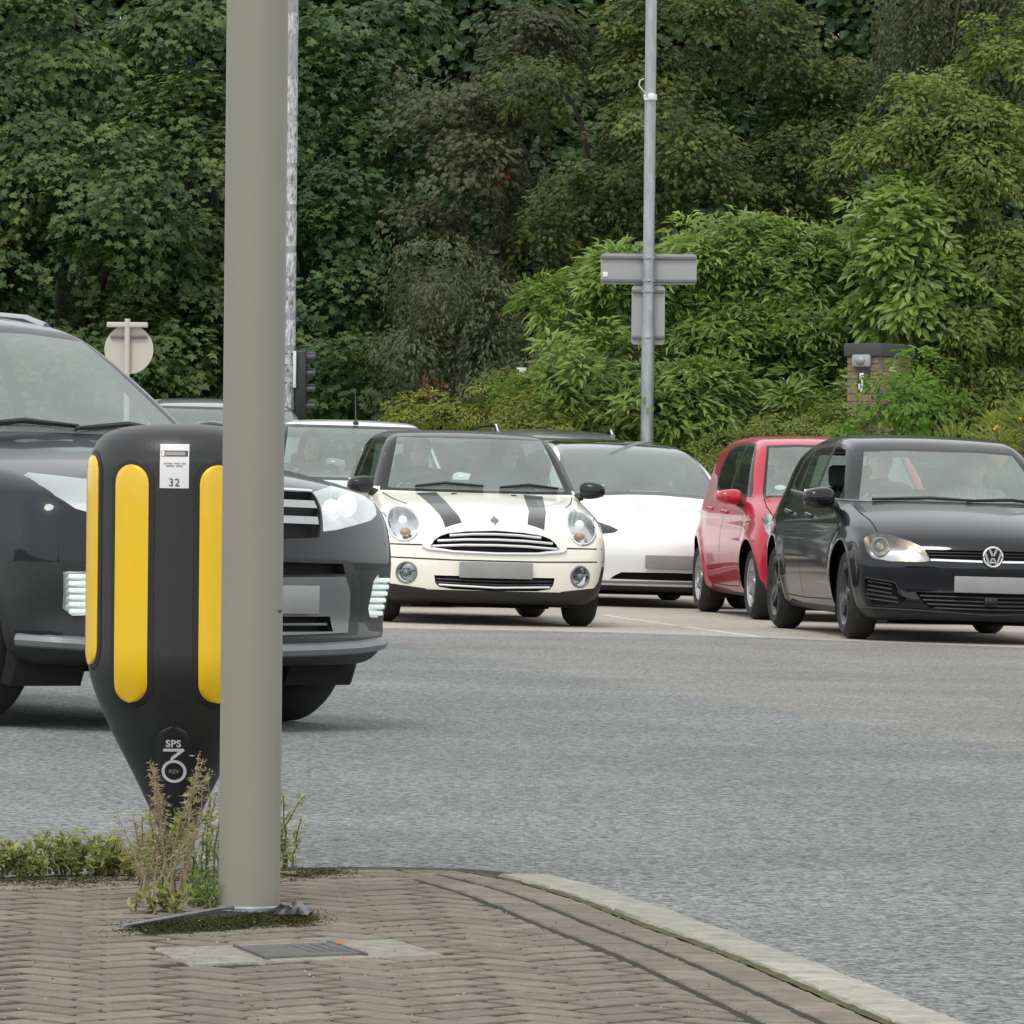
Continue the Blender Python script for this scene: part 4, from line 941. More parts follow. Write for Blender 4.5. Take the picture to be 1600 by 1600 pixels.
# ------------------------------------------------------------------ people at the wheel
def seg(P, a, b, ra, rb):
    a = np.array(a); b = np.array(b); ab = b - a; t = np.clip(((P - a) @ ab) / (ab @ ab + 1e-12), 0, 1)
    return np.linalg.norm(P - a - t[:, None] * ab, axis=1) - (ra + (rb - ra) * t)
def elp(P, c, r, rot=None):
    q = P - np.array(c)
    if rot is not None: q = q @ rot
    r = np.array(r); k = np.linalg.norm(q / r, axis=1); return (k - 1) * r.min() * np.where(k > 1, 1.0, 1.0)
def person_field(hands, turn=0.0, lean=0.0):
    """seated figure; hips at the origin, facing +x. hands: two wrist targets (right, left)"""
    ch = (-.055 - lean, 0, .705); ct, st = math.cos(turn), math.sin(turn)
    rot = np.array([[ct, -st, 0], [st, ct, 0], [0, 0, 1]])          # columns: head axes
    def H(x, y, z): return (ch[0] + ct * x - st * y, ch[1] + st * x + ct * y, ch[2] + z)
    sh = [(-.13 - lean, s * .185, .49) for s in (-1, 1)]
    def body(P):
        d = elp(P, (-.09 - lean * .6, 0, .30), (.115, .165, .26))
        d = smin(d, elp(P, (-.01, 0, .05), (.15, .175, .12)), .10)
        d = smin(d, seg(P, sh[0], sh[1], .068, .068), .09)
        d = smin(d, seg(P, (-.12 - lean, 0, .50), (-.075 - lean, 0, .62), .058, .052), .05)
        for i, s in enumerate((-1, 1)):
            hp, kn, an = (.02, s * .10, .03), (.43, s * .14, .10), (.60, s * .13, -.25)
            d = smin(d, seg(P, hp, kn, .085, .058), .05); d = smin(d, seg(P, kn, an, .056, .038), .03); d = smin(d, seg(P, an, (an[0] + .17, an[1], an[2] - .05), .038, .03), .03)
            w = hands[i]; el = ((sh[i][0] + w[0]) / 2 + .0, (sh[i][1] + w[1]) / 2 + s * .075, min(sh[i][2], w[2]) - .10)
            d = smin(d, seg(P, sh[i], el, .052, .040), .05); d = smin(d, seg(P, el, w, .040, .026), .02)
            v = np.array(w) - np.array(el); v /= np.linalg.norm(v); palm = np.array(w) + v * .055
            d = smin(d, seg(P, w, palm, .024, .028), .02); u = np.cross(v, (0, 0, 1.0)); u /= np.linalg.norm(u); dn = np.cross(u, v)
            for k, L in enumerate((.040, .046, .042, .033)):
                b0 = palm + u * (k - 1.5) * .018 + v * .012; b1 = b0 + v * L * .8 - np.abs(dn) * .0 + np.array((0, 0, -.012)); b2 = b1 - v * .014 + np.array((0, 0, -.030))
                d = smin(d, seg(P, b0, b1, .0095, .0088), .006); d = smin(d, seg(P, b1, b2, .0088, .0075), .004)
            t0 = np.array(w) + v * .02 - u * s * -.022; t1 = t0 + v * .03 + u * s * .024; d = smin(d, seg(P, t0, t1, .0115, .009), .008); d = smin(d, seg(P, t1, t1 + v * .024, .009, .008), .004)
        return d
    def head(P):
        d = elp(P, H(-.005, 0, .025), (.098, .076, .100), rot); d = smin(d, elp(P, H(.030, 0, -.050), (.062, .058, .072), rot), .04)
        d = smin(d, elp(P, H(.062, 0, -.098), (.022, .026, .018), rot), .03)
        d = smin(d, seg(P, H(.090, 0, .008), H(.112, 0, -.030), .009, .014), .014); d = smin(d, elp(P, H(.085, 0, .024), (.014, .045, .009), rot), .02)
        for s in (-1, 1):
            d = smax(d, -elp(P, H(.098, s * .032, .006), (.016, .019, .012), rot), .012); d = np.minimum(d, elp(P, H(.079, s * .032, .006), (.013, .013, .011), rot))
            d = smin(d, elp(P, H(-.008, s * .078, -.005), (.022, .010, .032), rot), .01)
        d = smax(d, -elp(P, H(.098, 0, -.068), (.012, .024, .0035), rot), .008)
        return d
    return (lambda P: smin(head(P), body(P), .025)), head, H, rot
def make_person(name, label, M, hands, turn, skin, cloth, hair, hair_len=0, lean=0.0, h=.0125, group=None):
    f, head, H, rot = person_field(hands, turn, lean)
    V, Q = mesh_field(f, (-.36, -.42, -.36), (.84, .42, .85), h, 3)
    G = grad(f, V, .003); G /= np.maximum(np.linalg.norm(G, axis=1), 1e-6)[:, None]
    fc = V[Q].mean(1); w = [np.array(q) for q in hands]
    skinm = (fc[:, 2] > .585) | (np.linalg.norm(fc - w[0], axis=1) < .125) & (fc[:, 2] > .1) & (fc[:, 0] > w[0][0] - .02) | (np.linalg.norm(fc - w[1], axis=1) < .125) & (fc[:, 0] > w[1][0] - .02) & (fc[:, 2] > .1)
    o = mesh_np(name, V, Q, [cloth, skin], None, True, mi=skinm.astype(int)); o.matrix_world = M; tag(o, label, 'person', group)
    def hf(P):
        d = head(P) - .016; c = np.array(H(0, 0, 0)); q = (P - c) @ rot
        cut = np.maximum(q[:, 0] * 1.0 - .052 - .6 * np.maximum(q[:, 2] - .03, 0), -(q[:, 2] - (.035 if hair_len == 0 else -.02)) - np.maximum(-q[:, 0] - .0, 0) * 1.1)
        d = smax(d, cut, .02)
        if hair_len: d = smin(d, smax(elp(P, H(-.045, 0, -.05 - hair_len / 2), (.075, .095, .10 + hair_len), rot), (q[:, 0] - .03), .03), .03)
        return d
    c = H(0, 0, 0); V, Q = mesh_field(hf, (c[0] - .22, c[1] - .2, c[2] - .32), (c[0] + .2, c[1] + .2, c[2] + .2), .0125, 2)
    mesh_np('hair', V, Q, hair, o)
    e = MB()
    for s in (-1, 1): e.ball(H(.0885, s * .032, .006), (.004, .006, .006), n=8)
    e.build('eyes', M_['gap'], o)
    return o
def seat_person(c, label, side, turn, skin, cloth, hair, driver=True, hair_len=0, hands=None, lean=0.0, dz=0.0):
    sp = c.sp; x, y, z = sp['hip_at']; y = y if side < 0 else -y
    wx, wy, wz = sp['wheel_at']
    if hands is None:
        hands = [(wx - x - .085, -.165, wz - z + .075), (wx - x - .085, .165, wz - z + .075)] if driver else [(.26, -.10, .13), (.26, .10, .13)]
    M = c.M @ Matrix.Translation((x, y, z + dz))
    return make_person('person', label, M, hands, turn, skin, cloth, hair, hair_len, lean)
# ------------------------------------------------------------------ ground and roads
def asphalt(name, lo, hi, cell=95, stain=.5, rough=.85, tint=None):
    m, t, p = _new(name); N = t.nodes; L = t.links
    tc = N.new('ShaderNodeTexCoord'); v = N.new('ShaderNodeTexVoronoi'); v.inputs['Scale'].default_value = cell; v.inputs['Randomness'].default_value = 1
    L.new(tc.outputs['Object'], v.inputs['Vector'])
    sx = N.new('ShaderNodeSeparateColor'); L.new(v.outputs['Color'], sx.inputs[0])
    n1 = N.new('ShaderNodeTexNoise'); n1.inputs['Scale'].default_value = 38; n1.inputs['Detail'].default_value = 5; L.new(tc.outputs['Object'], n1.inputs['Vector'])
    n2 = N.new('ShaderNodeTexNoise'); n2.inputs['Scale'].default_value = .55; n2.inputs['Detail'].default_value = 7; n2.inputs['Roughness'].default_value = .6; L.new(tc.outputs['Object'], n2.inputs['Vector'])
    a = N.new('ShaderNodeMath'); a.operation = 'MULTIPLY_ADD'; a.inputs[1].default_value = .55; L.new(sx.outputs[0], a.inputs[0])
    b = N.new('ShaderNodeMath'); b.operation = 'MULTIPLY'; b.inputs[1].default_value = .6; L.new(n1.outputs['Fac'], b.inputs[0]); L.new(b.outputs[0], a.inputs[2])
    rp = N.new('ShaderNodeValToRGB'); rp.color_ramp.elements[0].position = .22; rp.color_ramp.elements[1].position = .85
    rp.color_ramp.elements[0].color = (*lo, 1); rp.color_ramp.elements[1].color = (*hi, 1); L.new(a.outputs[0], rp.inputs[0])
    r2 = N.new('ShaderNodeMapRange'); r2.inputs[1].default_value = .3; r2.inputs[2].default_value = .7; r2.inputs[3].default_value = 1 - stain * .5; r2.inputs[4].default_value = 1 + stain * .25
    L.new(n2.outputs['Fac'], r2.inputs[0])
    mx = N.new('ShaderNodeVectorMath'); mx.operation = 'SCALE'; L.new(rp.outputs[0], mx.inputs[0]); L.new(r2.outputs[0], mx.inputs['Scale']); L.new(mx.outputs[0], p.inputs['Base Color'])
    p.inputs['Roughness'].default_value = rough; p.inputs['Specular IOR Level'].default_value = .35
    bp = N.new('ShaderNodeBump'); bp.inputs['Strength'].default_value = .9; bp.inputs['Distance'].default_value = .004
    iv = N.new('ShaderNodeMath'); iv.operation = 'SUBTRACT'; iv.inputs[0].default_value = 1; L.new(v.outputs['Distance'], iv.inputs[1])
    L.new(iv.outputs[0], bp.inputs['Height']); L.new(bp.outputs[0], p.inputs['Normal'])
    return m
def gz(x): return SLOPE * max(-14, min(14, x))
def sheet(name, poly, dz, m):
    """poly of (x, y): one sheet lying dz above the sloping road plane"""
    o = mesh_np(name, [(x, y, gz(x) + dz) for x, y in poly], [tuple(range(len(poly)))], m, None, False); return tag(o, kind='structure')
M_asph = asphalt('asphalt', (.026, .028, .029), (.278, .290, .290), 74)
M_asph2 = asphalt('worn_asphalt', (.062, .061, .058), (.30, .295, .282), 80)
M_conc = asphalt('old_concrete', (.30, .265, .225), (.46, .42, .37), 40, .35)
M_line = mat('worn_road_paint', (.62, .62, .60), .7, col2=(.38, .35, .31), scale=7)
M_earth = mat('dark_earth', (.026, .032, .016), .95, vary=.5, scale=3, bump=.6, bscale=20)
M_lawn = mat('rough_grass', (.07, .09, .03), .95, vary=.5, scale=4, bump=.6, bscale=30)
gx = [-400, -14, 14, 400]
V = [(x, y, gz(x) - .03) for y in (-150, 63, 900) for x in gx]; F = [(j * 4 + i, j * 4 + i + 1, j * 4 + i + 5, j * 4 + i + 4) for j in range(2) for i in range(3)]
tag(mesh_np('ground', V, F, M_lawn, None, False), kind='structure')
bd = [on_road(px, py) for px, py in ((600, 981), (950, 988), (1185, 996), (1600, 1012))]
def ext(a, b, k): return a + (a - b) * k
bdl = [(-14, 40.3)] + [(p.x, p.y) for p in bd] + [(14, bd[-1].y + (bd[-1].y - bd[0].y) / (bd[-1].x - bd[0].x) * (14 - bd[-1].x))]
sheet('concrete_road', bdl + [(14, 61.5), (-14, 61.5)], 0, M_conc)
sm = [on_road(px, py) for px, py in ((590, 1003), (690, 1018), (800, 1035), (1000, 1073), (1200, 1107), (1400, 1140), (1600, 1172))]
ye, yb = sm[-1].y - (14 - sm[-1].x) * .9, bdl[-1][1]
sheet('road', [(-14, -40), (14, -40), (14, ye)] + [(p.x, p.y) for p in sm[::-1]] + [bdl[1], bdl[0]], 0, M_asph)
sheet('road_patch', [(p.x, p.y) for p in sm] + [(14, ye), (14, yb)] + bdl[1:-1][::-1], 0, M_asph2)
mk = MB()
for (a, b, w) in (((945, 961), (1060, 978), .07), ((1068, 979), (1190, 995.5), .085), ((690, 981), (850, 985), .10)):
    p, q = on_road(*a, .0015), on_road(*b, .0015); d = (q - p).normalized(); n = Vector((-d.y, d.x, 0)) * w / 2
    mk = MB(); mk.add([p + n, p - n, q - n, q + n], [(0, 1, 2, 3)]); tag(mk.build('road_marking', M_line, None, False), kind='structure')
# rising bank behind the junction
nx, ny = 40, 24; V = []; F = []
for j in range(ny):
    for i in range(nx):
        x = -30 + 60 * i / (nx - 1); y = 62 + 40 * (j / (ny - 1)) ** 1.3
        V.append((x, y, gz(x) - .05 + .30 * max(0, y - 72) + .12 * math.sin(x * 1.7 + y) * min(1, (y - 62) / 3)))
for j in range(ny - 1):
    for i in range(nx - 1): F.append((j * nx + i, j * nx + i + 1, (j + 1) * nx + i + 1, (j + 1) * nx + i))
tag(mesh_np('bank', V, F, M_earth), kind='structure')

# ------------------------------------------------------------------ paved traffic island
PZ = .06
O_px = [(1502, 1599), (1337, 1531), (1217, 1482), (1105, 1449), (1022, 1413), (925, 1385), (820, 1360), (720, 1353), (560, 1351), (400, 1353), (200, 1359), (0, 1367), (-300, 1378), (-700, 1392)]
O_w = [on_road(px, py, PZ) for px, py in O_px]; e0 = O_w[0] - O_w[1]; O_w = [O_w[0] + e0 * 2.6] + O_w
def spline(P, step):
    P = [np.array((p[0], p[1])) for p in P]; Q = []
    for i in range(len(P) - 1):
        p0 = P[max(0, i - 1)]; p1 = P[i]; p2 = P[i + 1]; p3 = P[min(len(P) - 1, i + 2)]
        for t in np.linspace(0, 1, 24, endpoint=False):
            Q.append(.5 * (2 * p1 + (p2 - p0) * t + (2 * p0 - 5 * p1 + 4 * p2 - p3) * t * t + (3 * p1 - p0 - 3 * p2 + p3) * t ** 3))
    Q.append(P[-1]); Q = np.array(Q)
    k = np.exp(-.5 * (np.arange(-36, 37) / 14.) ** 2); k /= k.sum()
    Q = np.stack([np.convolve(np.pad(Q[:, a], 36, mode='reflect', reflect_type='odd'), k, 'valid') for a in (0, 1)], 1)
    s = np.r_[0, np.cumsum(np.linalg.norm(np.diff(Q, axis=0), axis=1))]; n = int(s[-1] / step); u = np.linspace(0, s[-1], n)
    return np.stack([np.interp(u, s, Q[:, 0]), np.interp(u, s, Q[:, 1])], 1), u
OC, OU = spline(O_w, .02)
T = np.gradient(OC, axis=0); T /= np.linalg.norm(T, axis=1)[:, None]; ON = np.stack([-T[:, 1], T[:, 0]], 1)     # points into the island
def curve_at(u, d):
    return np.array([np.interp(u, OU, OC[:, 0]) + np.interp(u, OU, ON[:, 0]) * d, np.interp(u, OU, OC[:, 1]) + np.interp(u, OU, ON[:, 1]) * d])
def edge_dist(p):
    q = OC - np.asarray(p); i = np.argmin((q * q).sum(1)); return float(-(q[i] @ ON[i])), i
BR_NODE = None
def brick_mat(name, c1, c2, c3):
    m, t, p = _new(name); N = t.nodes; L = t.links
    oi = N.new('ShaderNodeObjectInfo'); tc = N.new('ShaderNodeTexCoord'); g = N.new('ShaderNodeNewGeometry')
    ns = N.new('ShaderNodeTexNoise'); ns.inputs['Scale'].default_value = 16; ns.inputs['Detail'].default_value = 7; ns.inputs['Roughness'].default_value = .7; L.new(g.outputs['Position'], ns.inputs['Vector'])
    n2 = N.new('ShaderNodeTexNoise'); n2.inputs['Scale'].default_value = 1.7; n2.inputs['Detail'].default_value = 5; L.new(g.outputs['Position'], n2.inputs['Vector'])
    rp = N.new('ShaderNodeValToRGB'); rp.color_ramp.elements[0].color = (*c1, 1); rp.color_ramp.elements[1].color = (*c2, 1); rp.color_ramp.elements[0].position = .1; rp.color_ramp.elements[1].position = .9; L.new(oi.outputs['Random'], rp.inputs[0])
    mr = N.new('ShaderNodeMapRange'); mr.inputs[1].default_value = .28; mr.inputs[2].default_value = .72; mr.inputs[3].default_value = .62; mr.inputs[4].default_value = 1.3; L.new(ns.outputs['Fac'], mr.inputs[0])
    sc = N.new('ShaderNodeVectorMath'); sc.operation = 'SCALE'; L.new(rp.outputs[0], sc.inputs[0]); L.new(mr.outputs[0], sc.inputs['Scale'])
    mx = N.new('ShaderNodeMix'); mx.data_type = 'RGBA'; m2 = N.new('ShaderNodeMapRange'); m2.inputs[1].default_value = .5; m2.inputs[2].default_value = .75; m2.inputs[4].default_value = .55; L.new(n2.outputs['Fac'], m2.inputs[0])
    L.new(m2.outputs[0], mx.inputs['Factor']); L.new(sc.outputs[0], mx.inputs['A']); mx.inputs['B'].default_value = (*c3, 1); L.new(mx.outputs['Result'], p.inputs['Base Color'])
    p.inputs['Roughness'].default_value = .9
    b = N.new('ShaderNodeBump'); b.inputs['Strength'].default_value = .5; b.inputs['Distance'].default_value = .004; n3 = N.new('ShaderNodeTexNoise'); n3.inputs['Scale'].default_value = 130; L.new(g.outputs['Position'], n3.inputs['Vector']); L.new(n3.outputs['Fac'], b.inputs['Height']); L.new(b.outputs[0], p.inputs['Normal'])
    return m
M_paver = brick_mat('clay_paver', (.142, .118, .092), (.192, .160, .126), (.120, .110, .082))
M_kerb = brick_mat('kerb_concrete', (.27, .265, .225), (.33, .32, .27), (.20, .20, .16))
M_joint = mat('mossy_joint', (.024, .026, .012), .95, col2=(.010, .0095, .007), scale=26, bump=.7, bscale=60)
def block(poly, z0, z1, ch=.006, top_drop=None):
    """chamfered stone from an outline (2-D, any convex n-gon)"""
    P = np.array(poly); c = P.mean(0); n = len(P)
    d = P - c; I = c + d * (1 - ch * 1.3 / np.maximum(np.linalg.norm(d, axis=1), .02))[:, None]
    V = [(*p, z0) for p in P] + [(*p, z1 - ch) for p in P] + [(*p, z1) for p in I]
    F = [tuple(range(2 * n, 3 * n))] + [(i + k * n, (i + 1) % n + k * n, (i + 1) % n + (k + 1) * n, i + (k + 1) * n) for k in (0, 1) for i in range(n)]
    return V, F
pave = empty('pavement'); tag(pave, kind='structure')
isl = [curve_at(u, .03) for u in np.arange(0, OU[-1], .1)]; isl = [(p[0], p[1]) for p in isl] + [(-2.6, 8.0), (isl[0][0], 8.0)]
_o = mesh_np('bedding', [(x, y, gz(x) + .0572) for x, y in isl] + [(x, y, gz(x) - .03) for x, y in isl], [tuple(range(len(isl)))] + [(i, i + len(isl), (i + 1) % len(isl) + len(isl), (i + 1) % len(isl)) for i in range(len(isl))], M_joint, pave, False)
# kerb stones run from the near right corner to where the far edge sinks into moss
ks = []; u = .02; u_end = OU[np.argmin(np.linalg.norm(OC - np.array(on_road(870, 1371, PZ))[:2], axis=1))]
while u < u_end:
    L_ = .60 + .3 * random.random(); us = np.linspace(u, min(u + L_, u_end + .05), 6)
    poly = [curve_at(q, 0.0) for q in us] + [curve_at(q, .125) for q in us[::-1]]; z = random.uniform(-.002, .002)
    c = np.mean(poly, 0); V, F = block([p - c for p in poly], -.12, PZ + z + .004, .008)
    o = mesh_np('kerb_stone', V, F, M_kerb, pave, False); o.location = (c[0], c[1], gz(c[0])); o.rotation_euler = (0, -SLOPE, 0); u += L_ + .007
recs = []     # (distance, outline)
chamber = [np.array(on_road(*p, PZ))[:2] for p in ((241, 1483), (615, 1468), (696, 1493), (300, 1509))]
patchp = [np.array(on_road(*p, PZ))[:2] for p in ((205, 1446), (350, 1416), (470, 1412), (492, 1436), (330, 1456), (230, 1460))]
def blocked(p): return bool(pip(np.array(chamber), np.array([p[0]]), np.array([p[1]]))[0]) or bool(pip(np.array(patchp), np.array([p[0]]), np.array([p[1]]))[0])
for d0 in (.152, .270):
    u = random.random() * .2
    while u < OU[-1] - .3:
        L_ = .2; us = (u, u + L_ / 2, u + L_)
        poly = [curve_at(q, d0) for q in us] + [curve_at(q, d0 + .1) for q in us[::-1]]; recs.append(poly); u += L_ + .012 + random.random() * .004
CE = .1055; th0 = R(45 + 4); ca, sa = math.cos(th0), math.sin(th0); org = np.array((.1, 11.5))
for i in range(-50, 51):
    for j in range(-50, 51):
        k = (i - j) % 4
        if k not in (0, 2): continue
        x0, y0 = (i, j) if k == 0 else (i, j - 1); w, h = (2, 1) if k == 0 else (1, 2); g = .0085 / CE
        q = [(x0 + g, y0 + g), (x0 + w - g, y0 + g), (x0 + w - g, y0 + h - g), (x0 + g, y0 + h - g)]
        poly = [org + CE * np.array((a * ca - b * sa, a * sa + b * ca)) for a, b in q]; c = np.mean(poly, 0)
        if not (-2.4 < c[0] < 2.2 and 8.1 < c[1] < 14.6): continue
        ds = [edge_dist(p) for p in poly]; lim = .390
        if max(d for d, _ in ds) < lim + .02: continue
        if min(d for d, _ in ds) < lim:
            _, ii = edge_dist(c); n_ = ON[ii]; base = OC[ii] + n_ * lim; out = []
            for a, b in zip(poly, poly[1:] + poly[:1]):
                da, db = (a - base) @ n_, (b - base) @ n_
                if da >= 0: out.append(a)
                if (da < 0) != (db < 0): out.append(a + (b - a) * (da / (da - db)))
            if len(out) < 3: continue
            poly = out
            if np.linalg.norm(np.ptp(poly, axis=0)) < .05: continue
        recs.append(poly)
def carve(poly, hole):
    H = np.array(hole); hc = H.mean(0); best = None; n = len(H); ins_all = True
    for i in range(n):
        a, b = H[i], H[(i + 1) % n]; e = b - a; nn = np.array((e[1], -e[0])); nn /= np.linalg.norm(nn)
        if (hc - a) @ nn > 0: nn = -nn
        d = [(p - a) @ nn for p in poly]
        if max(d) > 0: ins_all = False
        if best is None or np.mean(d) > best[0]: best = (np.mean(d), a, nn, d)
    if ins_all: return None
    _, a, nn, d = best
    if min(d) >= -.001: return poly
    out = []
    for p, q, dp, dq in zip(poly, list(poly[1:]) + [poly[0]], d, d[1:] + d[:1]):
        if dp >= 0: out.append(p)
        if (dp < 0) != (dq < 0): out.append(p + (q - p) * (dp / (dp - dq)))
    return out if len(out) >= 3 and max(d) > .012 else None
for hole in (chamber, patchp):
    recs = [q for q in (carve(p, hole) if np.linalg.norm(np.mean(p, 0) - np.mean(hole, 0)) < .55 else p for p in recs) if q is not None]
def in_view(p):
    v = CAMM.inverted() @ Vector((p[0], p[1], PZ)); return abs(v.x / -v.z) < 830 / FPX and abs(v.y / -v.z) < 830 / FPX
vis = sorted([p for p in recs if in_view(np.mean(p, 0))], key=lambda p: np.mean(p, 0)[1]); hid = [p for p in recs if not in_view(np.mean(p, 0))]
cache = {}; rest = MB()
for n, poly in enumerate(vis + hid):
    c = np.mean(poly, 0); z = gz(c[0]) + random.uniform(-.0008, .0008)
    V, F = block([p - c for p in poly], .0, PZ, .006)
    if n < 300 and n < len(vis):
        key = tuple(np.round(np.array(poly) - c, 4).ravel())
        if key in cache: o = D.objects.new('brick', cache[key]); link(o, pave)
        else: o = mesh_np('brick', V, F, M_paver, pave, False); cache[key] = o.data
        o.location = (c[0], c[1], z); o.rotation_euler = (random.gauss(0, .004), -SLOPE + random.gauss(0, .004), 0)
    else: rest.add([(v[0] + c[0], v[1] + c[1], v[2] + z) for v in V], F)
_o = rest.build('brick', M_paver, pave, False); tag(_o, kind='stuff')
print('bricks', len(vis), len(hid))
us_ = np.arange(.0, OU[-1] - .3, .05); A_ = [curve_at(q, .126) for q in us_]; B_ = [curve_at(q, .151) for q in us_]; nn_ = len(us_)
M_mst = mat('moss_joint', (.085, .088, .022), .95, col2=(.03, .03, .012), scale=18, bump=.6, bscale=80)
tag(mesh_np('moss', [(p[0], p[1], gz(p[0]) + PZ - .0012 + random.uniform(0, .003)) for p in A_ + B_], [(i, i + 1, nn_ + i + 1, nn_ + i) for i in range(nn_ - 1)], M_mst, pave, False), kind='stuff')
# inspection cover let into the paving
t = empty('inspection_cover', tuple(on_road(465, 1490, PZ + .002))); t.rotation_euler = (0, -SLOPE, 0); tag(t, 'small grey inspection cover in a pale concrete surround, set in the brick paving', 'cover')
lc = np.array(t.location)
M_surr = mat('pale_concrete', (.29, .28, .235), .9, col2=(.15, .14, .11), scale=22, bump=.4, bscale=90); M_iron = mat('cast_iron', (.105, .105, .10), .75, .0, vary=.4, scale=20, bump=.5, bscale=60)
P4 = [np.array(p) - lc[:2] for p in chamber]; V, F = block(P4, -.05, .0, .004); mesh_np('surround', V, F, M_surr, t, False)
def lerpq(P, a, b): return (P[0] * (1 - a) + P[1] * a) * (1 - b) + (P[3] * (1 - a) + P[2] * a) * b
Q4 = [lerpq(P4, a, b) for a, b in ((.31, .16), (.70, .16), (.70, .84), (.31, .84))]; V, F = block(Q4, -.02, .004, .003); cv = mesh_np('cover_plate', V, F, M_iron, t, False)
mb = MB()
for k in range(4):
    a = .52 + .13 * k / 3; p, q = lerpq(P4, a, .26), lerpq(P4, a + .012, .74); d = (q - p) / np.linalg.norm(q - p); n_ = np.array((-d[1], d[0])) * .006
    V, F = block([p + n_, p - n_, q - n_, q + n_], .003, .0052, .001); mb.add(V, F)
tag(mb.build('tread_rib', M_iron, cv, False), kind='stuff')
for a in (.31, .70):
    p, q = lerpq(P4, a, .10), lerpq(P4, a, .90); m2 = MB(); d = (q - p) / np.linalg.norm(q - p); n_ = np.array((-d[1], d[0])) * .0035
    V, F = block([p + n_, p - n_, q - n_, q + n_], -.01, .0055, .001); m2.add(V, F); m2.build('cover_frame', M_iron, t, False)
# ------------------------------------------------------------------ traffic
mats_cars(); paints()
skin_a = mat('skin_light', (.50, .30, .22), .5, vary=.08, scale=20); skin_b = mat('skin_tan', (.40, .22, .15), .5, vary=.08, scale=20)
hair_dark = mat('dark_hair', (.02, .016, .013), .6, vary=.4, scale=60, bump=.4, bscale=120, stretch=(1, 1, .2)); hair_grey = mat('grey_hair', (.22, .21, .20), .6, vary=.4, scale=60, bump=.4, bscale=120)
cl_dark = mat('dark_cloth', (.03, .032, .04), .85, vary=.3, scale=20, bump=.3); cl_grey = mat('grey_striped_cloth', (.42, .43, .43), .85, col2=(.14, .15, .15), scale=9, bump=.3, stretch=(1, 3, .4)); cl_blue = mat('blue_cloth', (.05, .09, .22), .85, vary=.3, scale=20, bump=.3)
cl_olive = mat('olive_cloth', (.10, .10, .07), .85, vary=.3, scale=20, bump=.3)
mini = cream_car()
seat_person(mini, 'driver with dark bobbed hair and a dark top at the wheel of the cream car', -1, .25, skin_a, cl_dark, hair_dark, hair_len=.07, dz=-.02)
seat_person(mini, 'passenger with dark hair beside the driver of the cream car', 1, .9, skin_a, cl_dark, hair_dark, driver=False, hair_len=.05, dz=-.03)
golf = black_car()
seat_person(golf, 'driver of the black car, seen through the windscreen beside its open window', -1, .05, skin_a, cl_dark, hair_grey, dz=-.03)
seat_person(golf, 'passenger in a pale striped top beside the driver of the black car', 1, -.3, skin_a, cl_grey, hair_dark, driver=False, dz=-.06)
red = red_car()
seat_person(red, 'dark haired driver of the red car with a blue top', -1, -.5, skin_b, cl_blue, hair_dark, dz=-.03)
tesla = white_car()
suv = large_car()
th = R(8)
hatch = plain_car(HATCH, 'hatchback', 'white small hatchback with a roof aerial, behind the cream car', Vector((-1.22, 47.1, road_z(-1.22))), th, M_['white'], aerial=True)
seat_person(hatch, 'dark haired driver seen faintly in the white hatchback with the aerial', -1, .1, skin_b, cl_olive, hair_dark, hair_len=.05)
tall = plain_car(TALL, 'people_carrier', 'tall slate grey car mostly hidden by the thick stone grey lamp post', Vector((-2.55, 52.4, road_z(-2.55))), th, M_['dusk'])
estate = plain_car(ESTATE, 'estate_car', 'grey estate car with bright roof rails behind the white saloon', Vector((.62, 55.9, road_z(.62))), R(9), M_['grey'], rails=True)
# ------------------------------------------------------------------ bollard, lamp post, signs, pier
M_bol = mat('black_bollard_plastic', (.021, .022, .0235), .42, vary=.2, scale=6, bump=.08, bscale=180)
M_bold = mat('bollard_recess_shade', (.012, .012, .012), .6)  # darker black: groove shade painted as a patch round each strip
M_yel = mat('yellow_reflector', (.80, .505, .004), .32, coat=.5, vary=.04, scale=30, bump=.05, bscale=260)
M_wht = mat('white_print', (.72, .73, .73), .45, vary=.08); M_prt = mat('dark_print', (.05, .05, .055), .6); M_pnk = mat('grey_print', (.33, .27, .27), .6)
M_post = mat('stone_grey_paint', (.262, .256, .205), .6, col2=(.225, .22, .178), scale=1.6, bump=.06, bscale=150, stretch=(1, 1, .25))
M_galv = mat('galvanised_steel', (.40, .43, .445), .45, .55, col2=(.27, .29, .31), scale=14, bump=.05, stretch=(1, 1, .3))
M_sign = mat('sign_back', (.33, .345, .34), .5, .2, vary=.08, scale=3); M_signw = mat('sign_back_pale', (.50, .47, .42), .55, vary=.08, scale=4)
M_dirty = mat('dull_grey_channel', (.16, .165, .165), .55, .3, vary=.2, scale=10)
def font_mesh(txt, size, spacing=1.0, bold=0.0):
    cu = D.curves.new('lettering', 'FONT'); cu.body = txt; cu.size = size; cu.align_x = 'CENTER'; cu.space_character = spacing; cu.offset = bold; cu.resolution_u = 3; cu.fill_mode = 'FRONT'
    o = D.objects.new('lettering', cu); COL.objects.link(o); bpy.context.view_layer.update()
    me = D.meshes.new_from_object(o.evaluated_get(bpy.context.evaluated_depsgraph_get())); V = [v.co[:] for v in me.vertices]; F = [tuple(p.vertices) for p in me.polygons]
    D.objects.remove(o); D.meshes.remove(me); D.curves.remove(cu); return V, F
bp = on_road(275, 1344, PZ); boll = empty('traffic_bollard', tuple(bp)); tag(boll, 'black traffic bollard with upright yellow reflector strips and a white sticker reading 32', 'bollard')
